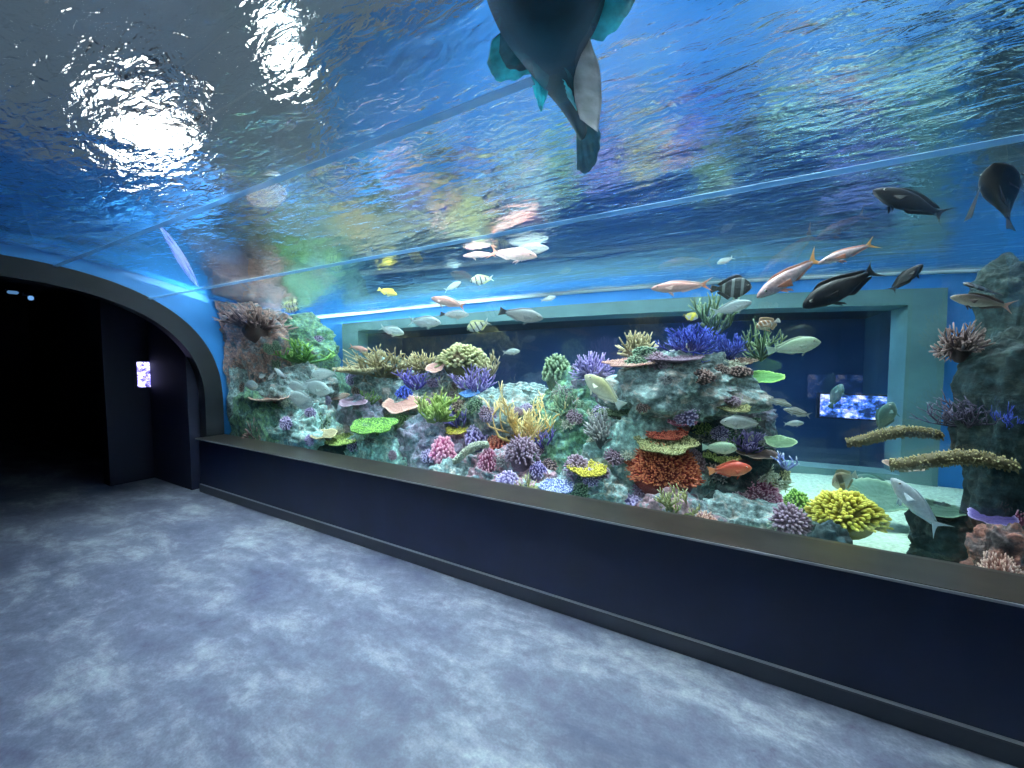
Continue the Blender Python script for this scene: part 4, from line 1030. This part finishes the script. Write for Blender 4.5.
FISH = [  # kind, head px, tail px, Y of head, Y of tail, label
 ('pink', 463, 237, 497, 247, 3.0, 3.1, 'pale pink fish highest in the upper left group, nose to the left', 0),
 ('grey', 549, 243, 502, 245, 3.2, 3.1, 'grey brown fish right beside the pale pink one near the surface', 0),
 ('pink', 537, 257, 488, 252, 2.9, 2.95, 'salmon pink fish swimming right under the grey brown fish', 0),
 ('sergeant', 470, 281, 494, 278, 3.2, 3.3, 'deep bodied white and yellow fish below the pale pink one', 0),
 ('silver', 461, 282, 444, 291, 3.5, 3.55, 'dim pale green fish left of the white and yellow fish', 0),
 ('yellow', 397, 295, 378, 289, 3.2, 3.2, 'small bright yellow fish near the blue left wall', 0),
 ('pink', 431, 298, 467, 307, 3.0, 3.0, 'salmon pink fish swimming left over the window top', 0),
 ('grey', 469, 315, 440, 314, 3.5, 3.5, 'dim slim grey fish behind the window top edge', 0),
 ('silver', 441, 323, 408, 321, 3.1, 3.1, 'silvery fish facing right under the window top at left', 0),
 ('sergeant', 467, 330, 490, 321, 3.1, 3.15, 'small pale fish with dark bars tilted head down', 0),
 ('grey', 543, 319, 499, 311, 3.0, 3.0, 'grey fish with dark tail facing right in the middle of the window top', 0),
 ('silver', 556, 297, 540, 301, 3.6, 3.6, 'tiny grey green fish before the blue band', 0),
 ('silver', 404, 334, 379, 327, 3.4, 3.4, 'pale fish over the tan thicket', 0),
 ('pink', 368, 351, 349, 346, 3.2, 3.2, 'small pinkish white fish next to the blue post', 0),
 ('silver', 520, 351, 502, 353, 3.4, 3.4, 'small green silver fish hovering in the reef dip', 0),
 ('pink', 651, 289, 713, 284, 3.1, 3.15, 'long pink orange fish touching the banded black fish with its tail', 0),
 ('banded', 752, 287, 710, 289, 3.2, 3.2, 'round black fish with pale bands above the blue coral', 0),
 ('silver', 717, 264, 734, 257, 3.4, 3.45, 'tiny white fish near the surface above the banded black fish', 0),
 ('butterfly', 698, 318, 683, 315, 3.4, 3.4, 'tiny yellow and white fish at the left of the green branches', 0),
 ('silver', 752, 302, 711, 313, 2.95, 3.0, 'silver green fish in front of the tall green coral', 0),
 ('rabbit', 585, 375, 623, 407, 2.8, 2.85, 'pale yellow fish diving before the mauve rock', 0),
 ('goat', 757, 298, 823, 255, 2.75, 2.95, 'white pink fish slanting down left with yellow orange tail', 0),
 ('goat', 818, 264, 878, 242, 2.9, 3.0, 'slim pink fish behind it with its red tail at the surface', 0),
 ('dark', 803, 308, 884, 266, 2.8, 2.9, 'big black brown fish slanting down left across the blue band', 0),
 ('dark', 923, 264, 888, 293, 2.8, 2.85, 'small dark fish pointing up right at the window corner', 0),
 ('lion', 756, 328, 780, 320, 3.1, 3.15, 'small orange and white barred fish with white tail', 0),
 ('wrasse', 821, 342, 767, 351, 3.0, 3.05, 'pale green thick lipped fish facing right before the dark window', 0),
 ('teal', 842, 384, 830, 408, 3.4, 3.45, 'dim brown green fish pointing up at the lit gallery screen', 0),
 ('dark', 873, 190, 952, 217, 2.5, 2.6, 'black fish highest at right, nose to the left below the seam', 0),
 ('ray', 994, 163, 1011, 230, 2.35, 2.55, 'black fish pointing upward at the right edge with spread fins', 'belly'),
 ('cream', 950, 297, 1016, 307, 2.65, 2.7, 'brown backed cream bellied fish above the pink finger coral', 0),
 ('banded', 963, 283, 1003, 295, 2.85, 2.9, 'dark and white fish behind the cream bellied one', 55),
 ('lined', 792, 406, 766, 399, 3.2, 3.2, 'slim grey fish, uppermost of three before the dark window', 0),
 ('lined', 783, 409, 812, 416, 3.0, 3.0, 'tan striped slim fish, middle of three before the dark window', 0),
 ('silver', 804, 423, 783, 424, 3.1, 3.1, 'pale silver fish, lowest of three before the dark window', 0),
 ('grey', 720, 422, 766, 424, 3.0, 3.05, 'blue grey fish resting under the yellow olive flat coral', 0),
 ('wrasse', 737, 449, 702, 447, 2.9, 2.9, 'pale green oval fish above the orange red one', 0),
 ('orange', 752, 468, 708, 471, 2.8, 2.8, 'orange red fish with orange tail over the magenta coral bank', 0),
 ('tanb', 832, 485, 857, 474, 3.2, 3.3, 'tan and white deep bodied fish over the yellow knobbly bank', 0),
 ('teal', 855, 477, 900, 494, 3.9, 4.0, 'large dull green fish low behind the yellow knobbly bank', 0),
 ('white', 891, 478, 944, 533, 2.62, 2.68, 'bright white slender fish diving up left before the sand', 0),
 ('teal', 893, 402, 878, 433, 3.2, 3.2, 'grey green fish upright beside the lit gallery screen', 0),
 ('sergeant', 299, 287, 283, 286, 3.6, 3.6, 'small cream fish with bars just under the surface at far left', 0),
 ('sergeant', 298, 301, 280, 301, 3.4, 3.4, 'small barred fish below the cream one at far left', 0),
 ('silver', 311, 375, 338, 373, 3.2, 3.3, 'grey oval fish by the blue post, uppermost of the silver group', 0),
 ('white', 274, 368, 287, 379, 3.2, 3.2, 'small white fish diving right over the left rocks', 0),
 ('white', 268, 380, 275, 372, 3.3, 3.3, 'tiny white fish beside the diving small white one', 0),
 ('silver', 259, 377, 266, 375, 3.3, 3.3, 'tiny round silver fish at the left rocks', 0),
 ('silver', 258, 386, 243, 384, 2.95, 2.95, 'silver fish alone by the tank end, low', 0),
 ('silver', 289, 397, 315, 400, 2.95, 2.95, 'silver fish low left in the silver group', 0),
 ('silver', 296, 404, 315, 406, 2.9, 2.9, 'silver fish lowest in the silver group', 0),
 ('silver', 288, 385, 309, 388, 3.05, 3.05, 'pale silver fish in the middle of the silver group', 0),
 ('silver', 330, 392, 300, 382, 3.0, 3.05, 'silver fish tilted down right in the silver group', 0),
]
for k, hx, hy, tx, ty, Yh, Yt, lab, roll in FISH:
    r = get_fish(k)
    for qx, qy in ((hx, hy), (tx, ty), ((hx + tx) / 2, (hy + ty) / 2 + 4)):      # keep clear of the rocks behind
        p, d = into_water(qx, qy); hit = BVH.ray_cast(p, d)
        if hit[0] is not None and hit[0].y - .09 < max(Yh, Yt):
            k = max(Yh, Yt) - (hit[0].y - .09); k = min(k, min(Yh, Yt) - 2.47); Yh -= max(0, k); Yt -= max(0, k)
    h, t = at(hx, hy, Yh), at(tx, ty, Yt)
    for p in (h, t): p.z = min(p.z, ZS - 0.06)
    pose(r, h, t, 0, Vector((.1, 1, .1))) if roll == 'belly' else pose(r, h, t, roll); r['label'] = lab; r['category'] = 'fish'

# the big fish gliding over the tunnel roof
M_BF = plain('dark teal giant fish skin', (.008, .05, .09), .45, scale=5, amt=.45)
M_BF.node_tree.nodes['Principled BSDF'].inputs['Specular IOR Level'].default_value = 0.12; M_BF.node_tree.nodes['Principled BSDF'].inputs['Roughness'].default_value = 0.8
M_BFF = plain('turquoise fin', (.06, .60, .78), .5, scale=14, amt=.5)
M_BFW = plain('whitish grey fin', (.50, .52, .55), .5, scale=14, amt=.35)
zf = 2.57
def thin_skin(m, k=.5):
    nt = m.node_tree; b = nt.nodes['Principled BSDF']; t = nt.nodes.new('ShaderNodeBsdfTranslucent'); mx = nd(nt, 'ShaderNodeMixShader', Fac=k)
    nt.links.new(b.inputs['Base Color'].links[0].from_socket, t.inputs[0])
    nt.links.new(b.outputs[0], mx.inputs[1]); nt.links.new(t.outputs[0], mx.inputs[2]); nt.links.new(mx.outputs[0], nt.nodes['Material Output'].inputs[0])
thin_skin(M_BFF); thin_skin(M_BFW)
SEC = [(535, -260, 30), (537, -215, 62), (540, -150, 76), (544, -80, 74), (547, -20, 64), (549, 10, 54), (551, 38, 36), (556, 66, 22), (566, 90, 13), (575, 112, 8), (582, 130, 5)]
root = empty('giant_wrasse', atz(547, -20, zf))
tag(root, 'giant dark teal fish with turquoise fins gliding over the tunnel roof, tail towards the reef', 'fish')
L0 = root.location.copy()
bm = bmesh.new(); prev = None; NA = 28; secs = []
for px, py, hw in SEC:
    c0 = atz(px, py, zf); w = (atz(px + hw, py, zf) - atz(px - hw, py, zf)).length / 2; secs.append((c0, w))
fine = []
for i in range(len(secs) - 1):
    for k in range(4): fine.append((secs[i][0].lerp(secs[i + 1][0], k / 4), secs[i][1] + (secs[i + 1][1] - secs[i][1]) * k / 4))
fine.append(secs[-1])
for _ in range(2):
    fine = [fine[0]] + [(fine[i][0] * .5 + (fine[i - 1][0] + fine[i + 1][0]) * .25, fine[i][1] * .5 + (fine[i - 1][1] + fine[i + 1][1]) * .25) for i in range(1, len(fine) - 1)] + [fine[-1]]
for i, (c0, w) in enumerate(fine):
    dv = (fine[min(i + 1, len(fine) - 1)][0] - fine[max(i - 1, 0)][0]).normalized(); sd_ = dv.cross(Vector((0, 0, 1))).normalized()
    hgt = min(.19, w * 1.15 + .035)
    ring = [bm.verts.new(c0 - L0 + sd_ * math.cos(2 * math.pi * k / NA) * w + Vector((0, 0, math.sin(2 * math.pi * k / NA) * hgt))) for k in range(NA)]
    for k in range(NA):
        if prev: bm.faces.new((prev[k], prev[(k + 1) % NA], ring[(k + 1) % NA], ring[k]))
    if prev is None: bm.faces.new(ring[::-1])
    prev = ring
bm.faces.new(prev); bmesh.ops.recalc_face_normals(bm, faces=bm.faces)
obj('body', bm, M_BF, root, smooth=True)
def fan(name, base, edge, z0, z1, mat, tip_mat=None):
    """webbed fin: base line to outer line, given as seen, z0 at the root and z1 at the edge"""
    K = 8; n = 17
    def along(P, t):
        t *= len(P) - 1; i = min(int(t), len(P) - 2); k = t - i
        return (P[i][0] * (1 - k) + P[i + 1][0] * k, P[i][1] * (1 - k) + P[i + 1][1] * k)
    bm = bmesh.new(); g = {}
    for s in (1, -1):
        for i in range(n):
            a, b = along(base, i / (n - 1)), along(edge, i / (n - 1))
            for k in range(K + 1):
                q = k / K; z = z0 + (z1 - z0) * q
                p = atz(a[0] + (b[0] - a[0]) * q, a[1] + (b[1] - a[1]) * q, z) - L0
                p.z += .006 * math.sin(i * 1.9) * q + s * .006 * (1 - .7 * q)
                g[s, i, k] = bm.verts.new(p)
    for i in range(n - 1):
        for k in range(K):
            for s in (1, -1):
                f = bm.faces.new((g[s, i, k], g[s, i + 1, k], g[s, i + 1, k + 1], g[s, i, k + 1])); f.material_index = 1 if (tip_mat and k >= 5) else 0
        for k in (0, K): bm.faces.new((g[1, i, k], g[1, i + 1, k], g[-1, i + 1, k], g[-1, i, k]))
    for k in range(K):
        for i in (0, n - 1): bm.faces.new((g[1, i, k], g[1, i, k + 1], g[-1, i, k + 1], g[-1, i, k]))
    bmesh.ops.recalc_face_normals(bm, faces=bm.faces)
    return obj(name, bm, [mat, tip_mat] if tip_mat else mat, root, smooth=True)
M_BFD = plain('dark teal fin', (.02, .13, .20), .5, scale=14, amt=.4)
fan('pelvic_fin', [(514, 22), (524, 44), (533, 64)], [(492, 40), (487, 64), (496, 81), (514, 80), (534, 72)], zf - .03, zf - .10, M_BFD, M_BFF)
fan('pelvic_fin', [(530, 56), (540, 60), (548, 64)], [(532, 86), (541, 113), (551, 84)], zf - .05, zf - .11, M_BFF)
fan('anal_fin', [(566, 40), (566, 60), (572, 90), (580, 118)], [(588, 34), (600, 68), (602, 100), (598, 131)], zf - .06, zf - .12, M_BFW)
fan('anal_fin', [(546, 62), (554, 76), (562, 88)], [(558, 72), (572, 92), (577, 110)], zf - .07, zf - .13, M_BFF)
fan('pectoral_fin', [(585, -44), (578, -12), (570, 18)], [(645, -44), (636, 0), (620, 26), (603, 40), (582, 40)], zf - .02, zf - .10, M_BFF)
fan('pectoral_fin', [(500, -60), (492, -40), (488, -20)], [(430, -60), (436, -30), (455, -8)], zf - .02, zf - .08, M_BFF)
fan('tail_fin', [(576, 112), (582, 118), (588, 112)], [(577, 170), (586, 174), (595, 165), (600, 148), (601, 132)], zf, zf, M_BFD)

# ------------------------------------------------------------------ lights of the hall above the water
floodlight(150, 132, 5.2, 0.55, 'larger round floodlight dazzling through the water above the left of the tunnel', 9)
floodlight(285, 58, 5.4, 0.24, 'smaller round floodlight glaring right of the larger one', 9)
